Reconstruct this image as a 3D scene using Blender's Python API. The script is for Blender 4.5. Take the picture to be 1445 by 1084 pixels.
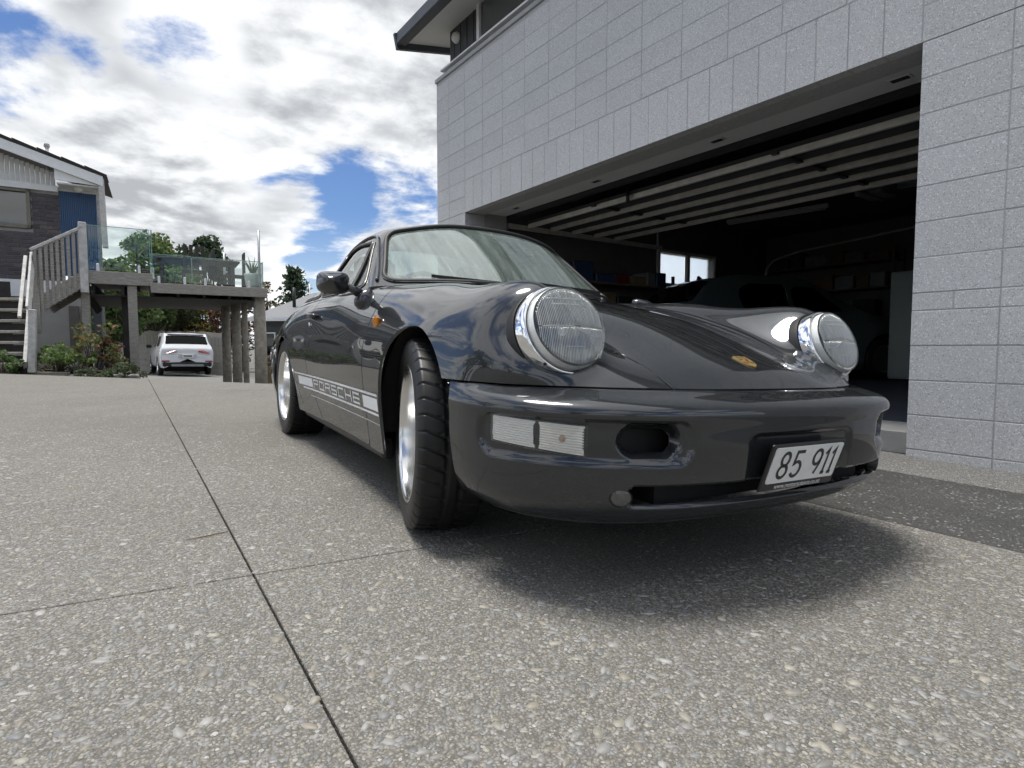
import bpy, bmesh, math, random
import numpy as np
from mathutils import Vector, Matrix
R_ = math.radians
for o in list(bpy.data.objects): bpy.data.objects.remove(o)
scene = bpy.context.scene
COL = scene.collection
random.seed(7); np.random.seed(7)

# ------------------------------------------------------------------ camera
# A = the slight cross-fall of the driveway (the car stands on it), about the origin under the front axle
CAM_F, CAM_YAW, CAM_PITCH, CAM_ROLL = 825.53, 2.612215, -0.061369, 0.030275
CAM_POS = Vector((1.8114, -1.4420, 0.6099))
_fw = Vector((math.cos(CAM_YAW)*math.cos(CAM_PITCH), math.sin(CAM_YAW)*math.cos(CAM_PITCH), math.sin(CAM_PITCH)))
_r0 = Vector((math.sin(CAM_YAW), -math.cos(CAM_YAW), 0)); _u0 = _r0.cross(_fw)
A3 = Matrix.Rotation(CAM_ROLL, 3, _fw)
if (A3 @ (_r0*math.cos(CAM_ROLL) + _u0*math.sin(CAM_ROLL)) - _r0).length > 1e-3: A3 = Matrix.Rotation(-CAM_ROLL, 3, _fw)
A4 = A3.to_4x4()
cam_d = bpy.data.cameras.new('camera'); cam = bpy.data.objects.new('camera', cam_d); COL.objects.link(cam)
cam_d.sensor_fit = 'HORIZONTAL'; cam_d.sensor_width = 36.0; cam_d.lens = 36.0 * CAM_F / 1445.0
cam_d.clip_start = 0.05; cam_d.clip_end = 3000
CW = A3 @ CAM_POS
_m = Matrix((_r0, _u0, -_fw)).transposed().to_4x4(); _m.translation = CW
cam.matrix_world = _m
scene.camera = cam
def pix(px, py, Z):
    """world point seen at photo pixel (1445 wide) at depth Z along the view axis"""
    return CW + (_fw + _r0*((px-722.5)/CAM_F) - _u0*((py-542.0)/CAM_F)) * Z

# ------------------------------------------------------------------ sky, sun, exposure
SUN_AZ, SUN_EL = R_(212), R_(77)
world = bpy.data.worlds.new('World'); scene.world = world; world.use_nodes = True
wn = world.node_tree.nodes; wl = world.node_tree.links; wn.clear()
def W(t, **k):
    n = wn.new(t)
    for a, b in k.items(): setattr(n, a, b)
    return n
def wmath(op, a, b=None, c=None, clamp=False):
    n = W('ShaderNodeMath', operation=op); n.use_clamp = clamp
    for i, v in enumerate((a, b, c)):
        if v is None: continue
        if isinstance(v, (int, float)): n.inputs[i].default_value = v
        else: wl.new(v, n.inputs[i])
    return n.outputs[0]
def wmap(v, a, b, c=0.0, d=1.0):
    n = W('ShaderNodeMapRange'); n.interpolation_type = 'SMOOTHSTEP'
    wl.new(v, n.inputs[0])
    for i, q in enumerate((a, b, c, d)): n.inputs[i+1].default_value = q
    return n.outputs[0]
def wmix(f, a, b):
    n = W('ShaderNodeMix', data_type='RGBA')
    if isinstance(f, float): n.inputs[0].default_value = f
    else: wl.new(f, n.inputs[0])
    for i, v in ((6, a), (7, b)):
        if isinstance(v, tuple): n.inputs[i].default_value = (*v, 1)
        else: wl.new(v, n.inputs[i])
    return n.outputs[2]
sky = W('ShaderNodeTexSky', sky_type='NISHITA'); sky.sun_disc = False
sky.sun_elevation = SUN_EL; sky.sun_rotation = math.pi/2 - SUN_AZ; sky.dust_density = 0.3; sky.ozone_density = 3.0; sky.air_density = 1.0
tc = W('ShaderNodeTexCoord'); sep = W('ShaderNodeSeparateXYZ'); wl.new(tc.outputs['Generated'], sep.inputs[0])
zc = wmath('MAXIMUM', sep.outputs[2], 0.0)
den = wmath('ADD', zc, 0.16)
cx = wmath('DIVIDE', sep.outputs[0], den); cy = wmath('DIVIDE', sep.outputs[1], den)
comb = W('ShaderNodeCombineXYZ'); wl.new(cx, comb.inputs[0]); wl.new(cy, comb.inputs[1])
def wnoise(scale, detail, rough, off, dist=0.0, lac=2.0):
    m = W('ShaderNodeMapping'); m.inputs['Location'].default_value = off
    wl.new(comb.outputs[0], m.inputs[0])
    n = W('ShaderNodeTexNoise'); n.inputs['Scale'].default_value = scale; n.inputs['Detail'].default_value = detail
    n.inputs['Roughness'].default_value = rough; n.inputs['Distortion'].default_value = dist; n.inputs['Lacunarity'].default_value = lac
    wl.new(m.outputs[0], n.inputs[0]); return n.outputs[0]
def wadd(*L):
    s = L[0]
    for q in L[1:]: s = wmath('ADD', s, q)
    return s
CO = (7.4, 4.2, 0.0)
n1 = wnoise(1.25, 10, 0.62, CO, 0.15)
n2 = wnoise(1.25, 4, 0.55, (CO[0]-0.09, CO[1]+0.03, 0.0), 0.15)     # the same field shifted towards the sun: self-shading
n3 = wnoise(0.42, 2, 0.5, (8.3, 2.2, 0.0))
def wbump(px, py, w, deg):
    """a bank of cloud (or a gap) standing in a fixed direction"""
    d = (pix(px, py, 1.0)-CW).normalized(); n = W('ShaderNodeVectorMath', operation='DOT_PRODUCT')
    wl.new(tc.outputs['Generated'], n.inputs[0]); n.inputs[1].default_value = d
    return wmath('MULTIPLY', wmap(n.outputs['Value'], math.cos(R_(deg*1.5)), 1.0), w)
place = wadd(*[wbump(*q) for q in ((330, 70, .16, 14), (520, 170, .20, 12), (90, 175, .18, 12), (250, 105, -.50, 5.2), (15, 85, -.42, 4.6), (415, 284, -.29, 5.7), (560, 265, -.24, 5.2), (470, 345, -.14, 4.5), (330, 20, .10, 8), (90, 20, .14, 9), (320, 262, -.08, 4), (300, 300, .14, 6), (450, 370, .12, 8))])
d0 = wadd(n1, wmath('MULTIPLY', wmath('SUBTRACT', n3, 0.5), 0.35), place, 0.015)
cover = wmap(d0, 0.45, 0.575)
shade = wmap(wmath('SUBTRACT', n1, n2), -0.09, 0.09)
grey = wadd(*[wbump(*q) for q in ((510, 195, .24, 10), (100, 170, .20, 9))])
thick = wmap(wadd(d0, grey), 0.50, 0.90)
sd = wmath('MULTIPLY', thick, wmath('SUBTRACT', 0.95, wmath('MULTIPLY', shade, 0.75)), clamp=True)
ccol = wmix(sd, (7.4, 7.5, 7.6), (2.8, 2.95, 3.15))
# more haze and whiter cloud towards the horizon
haze = wmap(sep.outputs[2], 0.02, 0.22, 1.0, 0.0)
blue = W('ShaderNodeVectorMath', operation='MULTIPLY'); wl.new(sky.outputs[0], blue.inputs[0]); blue.inputs[1].default_value = (.50, .58, .72)
skyc = wmix(wmath('MULTIPLY', haze, 0.5), blue.outputs[0], (5.0, 5.6, 6.2))
final = wmix(cover, skyc, ccol)
bg = W('ShaderNodeBackground'); bg.inputs[1].default_value = 0.095
wl.new(final, bg.inputs[0])
wo = W('ShaderNodeOutputWorld'); wl.new(bg.outputs[0], wo.inputs[0])

sun_d = bpy.data.lights.new('sun', 'SUN'); sun_d.energy = 2.4; sun_d.angle = R_(19); sun_d.color = (1.0, 0.96, 0.9)
sun = bpy.data.objects.new('sun', sun_d); COL.objects.link(sun)
sdir = Vector((math.cos(SUN_AZ)*math.cos(SUN_EL), math.sin(SUN_AZ)*math.cos(SUN_EL), math.sin(SUN_EL)))
sun.rotation_euler = sdir.to_track_quat('Z', 'Y').to_euler()
sun.location = (0, 0, 20)
vs = scene.view_settings; vs.view_transform = 'Standard'; vs.look = 'None'; vs.exposure = 0.80; vs.gamma = 1.0; vs.use_curve_mapping = False
scene.cycles.adaptive_threshold = .03; scene.cycles.max_bounces = 6; scene.cycles.diffuse_bounces = 3; scene.cycles.glossy_bounces = 4; scene.cycles.transmission_bounces = 4; scene.cycles.transparent_max_bounces = 10
world.cycles.sampling_method = 'MANUAL'; world.cycles.sample_map_resolution = 512
scene.cycles.caustics_reflective = False; scene.cycles.caustics_refractive = False
# ------------------------------------------------------------------ helpers
def link(o, parent=None):
    COL.objects.link(o)
    if parent is not None: o.parent = parent
    return o
def tag(o, label=None, cat=None, group=None, kind=None):
    if label: o['label'] = label
    if cat: o['category'] = cat
    if group: o['group'] = group
    if kind: o['kind'] = kind
    return o
def empty(name, loc=(0, 0, 0), rz=0.0, label=None, cat=None, group=None):
    o = bpy.data.objects.new(name, None); o.empty_display_size = 0.1
    link(o); o.location = loc; o.rotation_euler = (0, 0, rz)
    return tag(o, label, cat, group)
class MB:
    """collects shapes, build() links them as one mesh object"""
    def __init__(s): s.v = []; s.f = []; s.m = []; s.sm = []
    def add(s, vs, fs, mi=0, smooth=False):
        b = len(s.v); s.v += [tuple(p) for p in vs]
        for f in fs: s.f.append([b+i for i in f]); s.m.append(mi); s.sm.append(smooth)
        return s
    def box(s, c, d, M=None, bev=0.0, mi=0):
        hx, hy, hz = d[0]/2, d[1]/2, d[2]/2
        c = Vector(c)
        if bev <= 0:
            vs = [Vector((x*hx, y*hy, z*hz)) for x in (-1, 1) for y in (-1, 1) for z in (-1, 1)]
            fs = [(0,1,3,2), (4,6,7,5), (0,4,5,1), (2,3,7,6), (0,2,6,4), (1,5,7,3)]
        else:
            b = min(bev, hx*.9, hy*.9, hz*.9); vs = []; idx = {}
            for x in (-1, 1):
                for y in (-1, 1):
                    for z in (-1, 1):
                        idx[x,y,z] = len(vs)
                        vs += [Vector((x*hx, y*(hy-b), z*(hz-b))), Vector((x*(hx-b), y*hy, z*(hz-b))), Vector((x*(hx-b), y*(hy-b), z*hz))]
            q = lambda x,y,z,k: idx[x,y,z]+k
            fs = []
            for x in (-1, 1): fs.append([q(x,-1,-1,0), q(x,1,-1,0), q(x,1,1,0), q(x,-1,1,0)][::x])
            for y in (-1, 1): fs.append([q(-1,y,-1,1), q(-1,y,1,1), q(1,y,1,1), q(1,y,-1,1)][::y])
            for z in (-1, 1): fs.append([q(-1,-1,z,2), q(1,-1,z,2), q(1,1,z,2), q(-1,1,z,2)][::z])
            for x in (-1, 1):
                for y in (-1, 1): fs.append([q(x,y,-1,0), q(x,y,-1,1), q(x,y,1,1), q(x,y,1,0)][::x*y])
            for x in (-1, 1):
                for z in (-1, 1): fs.append([q(x,-1,z,0), q(x,1,z,0), q(x,1,z,2), q(x,-1,z,2)][::x*z])
            for y in (-1, 1):
                for z in (-1, 1): fs.append([q(-1,y,z,1), q(-1,y,z,2), q(1,y,z,2), q(1,y,z,1)][::y*z])
            for x in (-1, 1):
                for y in (-1, 1):
                    for z in (-1, 1): fs.append([q(x,y,z,0), q(x,y,z,1), q(x,y,z,2)][::x*y*z])
        if M is not None: vs = [M @ p for p in vs]
        return s.add([p + c for p in vs], fs, mi)
    def beam(s, a, b, w, h, up=(0, 0, 1), bev=0.0, mi=0):
        a, b = Vector(a), Vector(b); d = b - a; L = d.length
        x = d.normalized(); up = Vector(up)
        y = up.cross(x)
        if y.length < 1e-5: y = Vector((0, 1, 0)).cross(x)
        y.normalize(); z = x.cross(y)
        M = Matrix((x, y, z)).transposed()
        return s.box((a+b)/2, (L, w, h), M, bev, mi)
    def tube(s, pts, r, n=10, cap=True, mi=0, smooth=True, closed=False):
        pts = [Vector(p) for p in pts]; N = len(pts)
        rs = r if isinstance(r, (list, tuple)) else [r]*N
        vs = []; fs = []; prev = None
        for i, p in enumerate(pts):
            if closed: t = pts[(i+1) % N] - pts[i-1]
            else: t = pts[min(i+1, N-1)] - pts[max(i-1, 0)]
            t.normalize()
            if prev is None:
                a = Vector((0, 0, 1)) if abs(t.z) < .9 else Vector((1, 0, 0))
                nx = a.cross(t).normalized()
            else:
                nx = prev - t*prev.dot(t); nx.normalize()
            prev = nx; ny = t.cross(nx)
            for k in range(n):
                an = 2*math.pi*k/n
                vs.append(p + (nx*math.cos(an) + ny*math.sin(an))*rs[i])
        for i in range(N if closed else N-1):
            j = (i+1) % N
            for k in range(n):
                k2 = (k+1) % n
                fs.append((i*n+k, i*n+k2, j*n+k2, j*n+k))
        if cap and not closed:
            fs.append(tuple(range(n))[::-1]); fs.append(tuple((N-1)*n+k for k in range(n)))
        return s.add(vs, fs, mi, smooth)
    def lathe(s, prof, n=48, M=None, mi=0, smooth=True, axis='z', closed=False):
        """prof: list of (r, h) revolved about the axis"""
        vs = []; fs = []; P = len(prof)
        for k in range(n):
            a = 2*math.pi*k/n; c, q = math.cos(a), math.sin(a)
            for r, h in prof:
                p = Vector((r*c, r*q, h)) if axis == 'z' else Vector((r*c, h, r*q))
                vs.append(M @ p if M is not None else p)
        for k in range(n):
            k2 = (k+1) % n
            for i in range(P if closed else P-1):
                j = (i+1) % P
                f = (k*P+i, k2*P+i, k2*P+j, k*P+j)
                fs.append(f if axis == 'z' else f[::-1])
        return s.add(vs, fs, mi, smooth)
    def prism(s, poly, h0, h1, M=None, mi=0):
        """poly (x,y) extruded from z=h0 to h1"""
        n = len(poly)
        vs = [Vector((x, y, h0)) for x, y in poly] + [Vector((x, y, h1)) for x, y in poly]
        if M is not None: vs = [M @ p for p in vs]
        fs = [tuple(range(n))[::-1], tuple(range(n, 2*n))] + [(i, (i+1) % n, n+(i+1) % n, n+i) for i in range(n)]
        return s.add(vs, fs, mi)
    def mesh(s, name, mats):
        me = bpy.data.meshes.new(name); me.from_pydata(s.v, [], s.f)
        for m in (mats if isinstance(mats, (list, tuple)) else [mats]): me.materials.append(m)
        if any(s.m): me.polygons.foreach_set('material_index', s.m)
        me.polygons.foreach_set('use_smooth', s.sm); me.update()
        return me
    def build(s, name, mats, parent=None):
        return link(bpy.data.objects.new(name, s.mesh(name, mats)), parent)
def inst(name, mesh, loc, parent=None, rot=None, scale=None):
    o = bpy.data.objects.new(name, mesh); link(o, parent); o.location = loc
    if rot is not None: o.rotation_euler = rot
    if scale is not None: o.scale = scale
    return o

# ------------------------------------------------------------------ materials
class NT:
    def __init__(s, name):
        s.mat = bpy.data.materials.new(name); s.mat.use_nodes = True
        s.n = s.mat.node_tree.nodes; s.l = s.mat.node_tree.links; s.n.clear()
        s.out = s.n.new('ShaderNodeOutputMaterial'); s.b = s.n.new('ShaderNodeBsdfPrincipled')
        s.l.new(s.b.outputs[0], s.out.inputs[0])
    def set(s, **k):
        for a, v in k.items():
            a = {'color': 'Base Color', 'rough': 'Roughness', 'metal': 'Metallic', 'spec': 'Specular IOR Level', 'coat': 'Coat Weight',
                 'coatr': 'Coat Roughness', 'ior': 'IOR', 'trans': 'Transmission Weight', 'alpha': 'Alpha', 'emit': 'Emission Color',
                 'emits': 'Emission Strength', 'sub': 'Subsurface Weight', 'normal': 'Normal', 'sheen': 'Sheen Weight', 'coatior': 'Coat IOR'}[a]
            i = s.b.inputs[a]
            if hasattr(v, 'is_linked') or isinstance(v, bpy.types.NodeSocket): s.l.new(v, i)
            elif isinstance(v, tuple) and len(v) == 3: i.default_value = (*v, 1)
            else: i.default_value = v
        return s
    def node(s, t, **k):
        n = s.n.new(t)
        for a, b in k.items(): setattr(n, a, b)
        return n
    def coord(s, kind='Object', scale=(1, 1, 1), rot=(0, 0, 0)):
        t = s.node('ShaderNodeTexCoord'); m = s.node('ShaderNodeMapping'); m.inputs['Scale'].default_value = scale; m.inputs['Rotation'].default_value = rot
        s.l.new(t.outputs[kind], m.inputs[0]); return m.outputs[0]
    def noise(s, vec, scale, detail=4, rough=.55, dist=0.0, col=False):
        n = s.node('ShaderNodeTexNoise'); s.l.new(vec, n.inputs[0])
        n.inputs['Scale'].default_value = scale; n.inputs['Detail'].default_value = detail; n.inputs['Roughness'].default_value = rough; n.inputs['Distortion'].default_value = dist
        return n.outputs[1 if col else 0]
    def voro(s, vec, scale, feature='F1', rnd=1.0):
        n = s.node('ShaderNodeTexVoronoi'); n.feature = feature; s.l.new(vec, n.inputs['Vector']); n.inputs['Scale'].default_value = scale
        n.inputs['Randomness'].default_value = rnd
        return n
    def ramp(s, f, stops, interp='LINEAR'):
        n = s.node('ShaderNodeValToRGB'); n.color_ramp.interpolation = interp
        e = n.color_ramp.elements
        while len(e) < len(stops): e.new(.5)
        for i, (p, c) in enumerate(stops):
            e[i].position = p; e[i].color = (*c, 1) if isinstance(c, tuple) else (c, c, c, 1)
        s.l.new(f, n.inputs[0]); return n.outputs[0]
    def mix(s, f, a, b, blend='MIX'):
        n = s.node('ShaderNodeMix', data_type='RGBA'); n.blend_type = blend
        for i, v in ((0, f), (6, a), (7, b)):
            if isinstance(v, (int, float)): n.inputs[i].default_value = v
            elif isinstance(v, tuple): n.inputs[i].default_value = (*v, 1)
            else: s.l.new(v, n.inputs[i])
        return n.outputs[2]
    def math(s, op, a, b=0.0, c=None, clamp=False):
        n = s.node('ShaderNodeMath', operation=op); n.use_clamp = clamp
        for i, v in enumerate((a, b, c)):
            if v is None: continue
            if isinstance(v, (int, float)): n.inputs[i].default_value = v
            else: s.l.new(v, n.inputs[i])
        return n.outputs[0]
    def bump(s, h, strength=.3, dist=.01):
        n = s.node('ShaderNodeBump'); n.inputs['Strength'].default_value = strength; n.inputs['Distance'].default_value = dist
        s.l.new(h, n.inputs['Height']); s.l.new(n.outputs[0], s.b.inputs['Normal']); return n.outputs[0]
def simple(name, color, rough=.5, metal=0.0, var=.15, scale=6.0, bump=0.0, bscale=60.0, **k):
    t = NT(name); v = t.coord()
    if var > 0:
        f = t.noise(v, scale, 5, .6)
        lo = tuple(c*(1-var) for c in color); hi = tuple(min(1, c*(1+var)) for c in color)
        t.set(color=t.ramp(f, [(.3, lo), (.7, hi)]))
    else: t.set(color=color)
    t.set(rough=rough, metal=metal, **k)
    if bump > 0: t.bump(t.noise(v, bscale, 4, .6), bump, .004)
    return t.mat
# ------------------------------------------------------------------ materials of the sports car
def m_paint():
    t = NT('slate_metallic_paint'); v = t.coord()
    fl = t.voro(v, 1400.0); hs = t.math('MULTIPLY', fl.outputs['Distance'], 1.0)
    base = t.mix(t.ramp(hs, [(.15, 1.0), (.6, 0.0)]), (.022, .0245, .0275), (.056, .061, .067))
    t.set(color=base, metal=.45, rough=.34, spec=.2, coat=1.0, coatr=.008, coatior=1.60)
    t.b.inputs['Specular Tint'].default_value = (.18, .18, .19, 1)
    n = t.node('ShaderNodeBump'); n.inputs['Strength'].default_value = .035; n.inputs['Distance'].default_value = .002
    t.l.new(t.noise(v, 420, 2, .5), n.inputs['Height'])
    return t.mat
PAINT = m_paint()
def m_tyre():
    t = NT('tyre_rubber'); v = t.coord()
    t.set(color=t.ramp(t.noise(v, 9, 5, .65), [(.3, (.007, .0073, .0076)), (.75, (.015, .015, .0155))]), rough=.42, spec=.4)
    t.bump(t.noise(v, 300, 3, .6), .12, .002); return t.mat
TYRE = m_tyre()
def m_rim():
    t = NT('polished_alloy'); v = t.coord()
    t.set(color=(.78, .78, .77), metal=1.0, rough=t.ramp(t.noise(v, 6, 2, .5), [(.3, .20), (.8, .28)])); return t.mat
RIM = m_rim()
CHROME = simple('chrome', (.86, .87, .88), .05, 1.0, var=.02)
BLACKPL = simple('black_plastic', (.012, .0125, .013), .42, var=.2, bump=.1, bscale=200)
RUBBER = simple('rubber_seal', (.012, .012, .013), .55, var=.1)
DARK = simple('underbody_black', (.006, .006, .0065), .8, var=.3)
TRIM = simple('anodised_trim', (.36, .345, .32), .28, .9, var=.06)
SPOKE = simple('dark_wheel_centre', (.03, .031, .033), .4, .6, var=.1)
VINYL = simple('white_vinyl', (.86, .87, .88), .4, var=.03)
LEATHER = simple('dark_leather', (.018, .018, .02), .5, var=.2, bump=.15, bscale=150)
GOLD = simple('gold_enamel', (.62, .44, .18), .3, .7, var=.08)
REDENAMEL = simple('red_enamel', (.22, .03, .03), .3, var=.05)
BLACKENAMEL = simple('black_enamel', (.01, .01, .01), .25, var=.05)
PLATEW = simple('plate_white', (.74, .75, .74), .4, var=.05, scale=30)
PLATEB = simple('plate_black', (.012, .012, .014), .35, var=.05)
PLATEG = simple('plate_grey_print', (.72, .72, .72), .5, var=.03)
def m_amber():
    t = NT('amber_lens'); t.set(color=(.9, .32, .02), rough=.15, trans=.35, emit=(.9, .25, .01), emits=0.0, coat=.6); return t.mat
AMBER = m_amber()
def m_glass(name, tint, rough=.0, ior=1.5, spec=.5):
    t = NT(name); t.set(color=tint, rough=rough, trans=1.0, ior=ior); return t.mat
def two_sided_fresnel(t, ior):
    """Fresnel that treats both faces of a thin sheet alike"""
    g = t.node('ShaderNodeNewGeometry'); m = t.node('ShaderNodeMix'); t.l.new(g.outputs['Backfacing'], m.inputs[0]); m.inputs[2].default_value = ior; m.inputs[3].default_value = 1.0/ior
    fr = t.node('ShaderNodeFresnel'); t.l.new(m.outputs[0], fr.inputs[0]); return fr
def m_pane(name, tint, refl=1.6):
    """thin sheet: tinted straight-through transmission under a Fresnel reflection"""
    t = NT(name); t.n.remove(t.b)
    tr = t.node('ShaderNodeBsdfTransparent'); tr.inputs[0].default_value = (*tint, 1)
    gl = t.node('ShaderNodeBsdfGlossy'); gl.inputs['Roughness'].default_value = .012; gl.inputs[0].default_value = (.97, 1, .99, 1)
    fr = two_sided_fresnel(t, refl)
    mx = t.node('ShaderNodeMixShader'); t.l.new(fr.outputs[0], mx.inputs[0]); t.l.new(tr.outputs[0], mx.inputs[1]); t.l.new(gl.outputs[0], mx.inputs[2])
    t.l.new(mx.outputs[0], t.out.inputs[0]); return t.mat
def m_windscreen():
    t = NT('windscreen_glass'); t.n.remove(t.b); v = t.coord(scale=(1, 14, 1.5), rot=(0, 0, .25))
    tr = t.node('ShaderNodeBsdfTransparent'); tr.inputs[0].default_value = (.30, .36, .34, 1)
    df = t.node('ShaderNodeBsdfDiffuse'); df.inputs[0].default_value = (.52, .64, .59, 1)  # pale green veil: streaked dust film plus the sky's reflection put into colour
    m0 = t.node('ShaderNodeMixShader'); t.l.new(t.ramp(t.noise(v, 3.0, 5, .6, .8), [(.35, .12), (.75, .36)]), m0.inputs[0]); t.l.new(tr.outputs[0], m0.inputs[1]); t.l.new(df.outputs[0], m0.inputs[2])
    gl = t.node('ShaderNodeBsdfGlossy'); gl.inputs['Roughness'].default_value = .012; gl.inputs[0].default_value = (.95, 1, .98, 1)
    fr = two_sided_fresnel(t, 2.7)
    mx = t.node('ShaderNodeMixShader'); t.l.new(fr.outputs[0], mx.inputs[0]); t.l.new(m0.outputs[0], mx.inputs[1]); t.l.new(gl.outputs[0], mx.inputs[2])
    t.l.new(mx.outputs[0], t.out.inputs[0]); return t.mat
WSGLASS = m_windscreen()
SIDEGLASS = m_pane('side_glass', (.62, .68, .66), 2.1)

CLEARLENS = m_pane('clear_indicator_lens', (.82, .82, .80), 1.5)
def m_reflector():
    t = NT('reflector'); t.set(color=(.90, .90, .89), metal=.12, rough=.35); return t.mat
REFLECTOR = m_reflector()

LENS_THIN = m_pane('headlight_glass', (.96, .97, .97), 1.5)
def m_flute():
    t = NT('moulded_glass_flute'); t.n.remove(t.b)
    tr = t.node('ShaderNodeBsdfTransparent'); tr.inputs[0].default_value = (.8, .82, .82, 1)
    gl = t.node('ShaderNodeBsdfGlossy'); gl.inputs['Roughness'].default_value = .12
    df = t.node('ShaderNodeBsdfDiffuse'); df.inputs[0].default_value = (.9, .92, .92, 1); tl = t.node('ShaderNodeBsdfTranslucent'); tl.inputs[0].default_value = (.9, .92, .92, 1)
    m2 = t.node('ShaderNodeMixShader'); m2.inputs[0].default_value = .5; t.l.new(df.outputs[0], m2.inputs[1]); t.l.new(tl.outputs[0], m2.inputs[2])
    m1 = t.node('ShaderNodeMixShader'); m1.inputs[0].default_value = .35; t.l.new(m2.outputs[0], m1.inputs[1]); t.l.new(gl.outputs[0], m1.inputs[2])
    mx = t.node('ShaderNodeMixShader'); mx.inputs[0].default_value = .62
    t.l.new(tr.outputs[0], mx.inputs[1]); t.l.new(m1.outputs[0], mx.inputs[2]); t.l.new(mx.outputs[0], t.out.inputs[0]); return t.mat
FLUTE = m_flute()

LAMPREF = simple('lamp_reflector_silver', (.92, .90, .86), .3, .2, var=.06, scale=60)
DIFFUSER = simple('pale_diffuser', (.95, .94, .92), .4, .0, var=.03, scale=40)
FOGLENS = simple('frosted_fog_lens', (.11, .11, .105), .15, .3, var=.2, scale=80)
# ------------------------------------------------------------------ the garage side: building frame (X to the right along the wall, Y into the garage, Z up)
BO = Vector((.09015, 2.18863, .00516)); BRZ = math.atan2(.083708, .99649)
BM = Matrix.Translation(BO) @ Matrix.Rotation(BRZ, 4, 'Z')
def BW(x, y, z=0.0): return BM @ Vector((x, y, z))
GN = A3 @ Vector((0, 0, 1))
def gz(x, y): return -(GN.x*x+GN.y*y)/GN.z
def drive(x, y, dz=0.0):
    """point of the driveway plane at building coordinates"""
    p = BW(x, y); return Vector((p.x, p.y, gz(p.x, p.y)+dz))

# ------------------------------------------------------------------ ground
def m_aggregate(name, lo, hi, stone, wet=False, scale=1.0):
    """cement paste showing packed fine grit, with larger river stones at the surface"""
    t = NT(name); v = t.coord(); n = t.math('ADD', t.math('MULTIPLY', t.noise(v, 1.3, 6, .62), .6), t.math('MULTIPLY', t.ramp(t.noise(v, .55, 5, .68, .6), [(.38, 0.0), (.52, 1.0)]), .42)); fine = t.noise(v, 300, 2, .7)
    base = t.mix(t.ramp(n, [(.3, 0.0), (.7, 1.0)]), lo, hi)
    wob = t.node('ShaderNodeVectorMath', operation='ADD'); nz = t.noise(v, 70, 2, .5, col=True); sc = t.node('ShaderNodeVectorMath', operation='SCALE'); sc.inputs['Scale'].default_value = .006
    t.l.new(nz, sc.inputs[0]); t.l.new(v, wob.inputs[0]); t.l.new(sc.outputs[0], wob.inputs[1]); w = wob.outputs[0]
    g1 = t.voro(w, 185*scale); c1 = t.node('ShaderNodeSeparateColor'); t.l.new(g1.outputs['Color'], c1.inputs[0])
    grit = t.ramp(c1.outputs[0], [(0, tuple(c*.50 for c in lo)), (.25, lo), (.55, tuple(c*1.15 for c in hi)), (.85, tuple(c*1.55 for c in hi))], 'CONSTANT')
    dark = t.ramp(g1.outputs['Distance'], [(.30, 0.0), (.62, 1.0)])
    base = t.mix(.48, base, grit); base = t.mix(t.math('MULTIPLY', dark, .55), base, tuple(c*.28 for c in lo))
    vo = t.voro(w, 74*scale); cr = t.node('ShaderNodeSeparateColor'); t.l.new(vo.outputs['Color'], cr.inputs[0])
    tint = t.ramp(cr.outputs[0], stone, 'CONSTANT')
    big = t.math('GREATER_THAN', cr.outputs[1], .50 if not wet else .15)
    rad = t.math('SUBTRACT', t.math('ADD', .16, t.math('MULTIPLY', cr.outputs[2], .26)), vo.outputs['Distance'])
    m = t.math('MULTIPLY', t.ramp(rad, [(.0, 0.0), (.05, 1.0)]), big)
    rim = t.math('MULTIPLY', t.ramp(t.math('ABSOLUTE', t.math('ADD', rad, .03)), [(.0, 1.0), (.06, 0.0)]), big)
    col = t.mix(m, t.mix(t.math('MULTIPLY', rim, .6), base, tuple(c*.30 for c in lo)), tint)
    t.set(color=col, rough=t.ramp(m, [(0, .85 if not wet else .55), (1, .6 if not wet else .25)]))
    h = t.math('ADD', t.math('MULTIPLY', m, .9), t.math('ADD', t.math('MULTIPLY', fine, .35), t.math('MULTIPLY', dark, -.35)))
    t.bump(h, .6, .004)
    return t.mat
GREYS = [(0, (.24, .235, .215)), (.18, (.31, .305, .285)), (.36, (.19, .19, .185)), (.52, (.34, .32, .28)), (.66, (.15, .15, .148)), (.80, (.38, .375, .36)), (.92, (.27, .255, .215))]
AGG = m_aggregate('exposed_aggregate', (.170, .161, .141), (.226, .215, .190), GREYS)
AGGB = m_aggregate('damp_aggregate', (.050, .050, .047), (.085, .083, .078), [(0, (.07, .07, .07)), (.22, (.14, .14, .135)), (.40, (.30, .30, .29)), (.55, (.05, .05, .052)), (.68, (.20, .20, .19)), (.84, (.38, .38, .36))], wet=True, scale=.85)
AGGL = m_aggregate('pale_aggregate', (.19, .185, .17), (.25, .245, .23), GREYS)
EARTH = simple('far_ground', (.13, .125, .11), .95, var=.3, scale=.6, bump=.4, bscale=20)
# terrain: one sheet; flat under the drive, falling beyond the crest, rising again far off
def terr(x, y):
    z = gz(max(-11, min(14, x)), max(-12, min(12, y)))-.07
    p = BM.inverted() @ Vector((x, y, 0)); a = -p.x; b = p.y
    e = (a-(7.35-.80*(b+1.87)))      # beyond the diagonal edge of the slabs
    if e > 0: z -= .75*min(1.0, e/14)**.9
    d = math.hypot(x, y)
    if d > 40: z += (d-40)*.004
    return z
g = MB(); xs = sorted(set([-1500, -700, -300, -150, -90, -60, -45, -36, -30, -26, -22]+[-20+i*.8 for i in range(45)]+[18, 24, 32, 45, 70, 120, 300, 800, 1500])); ys = xs
vs = [(x, y, terr(x, y)) for x in xs for y in ys]; n = len(ys)
g.add(vs, [(i*n+j, (i+1)*n+j, (i+1)*n+j+1, i*n+j+1) for i in range(len(xs)-1) for j in range(n-1)], 0, True)
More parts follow.
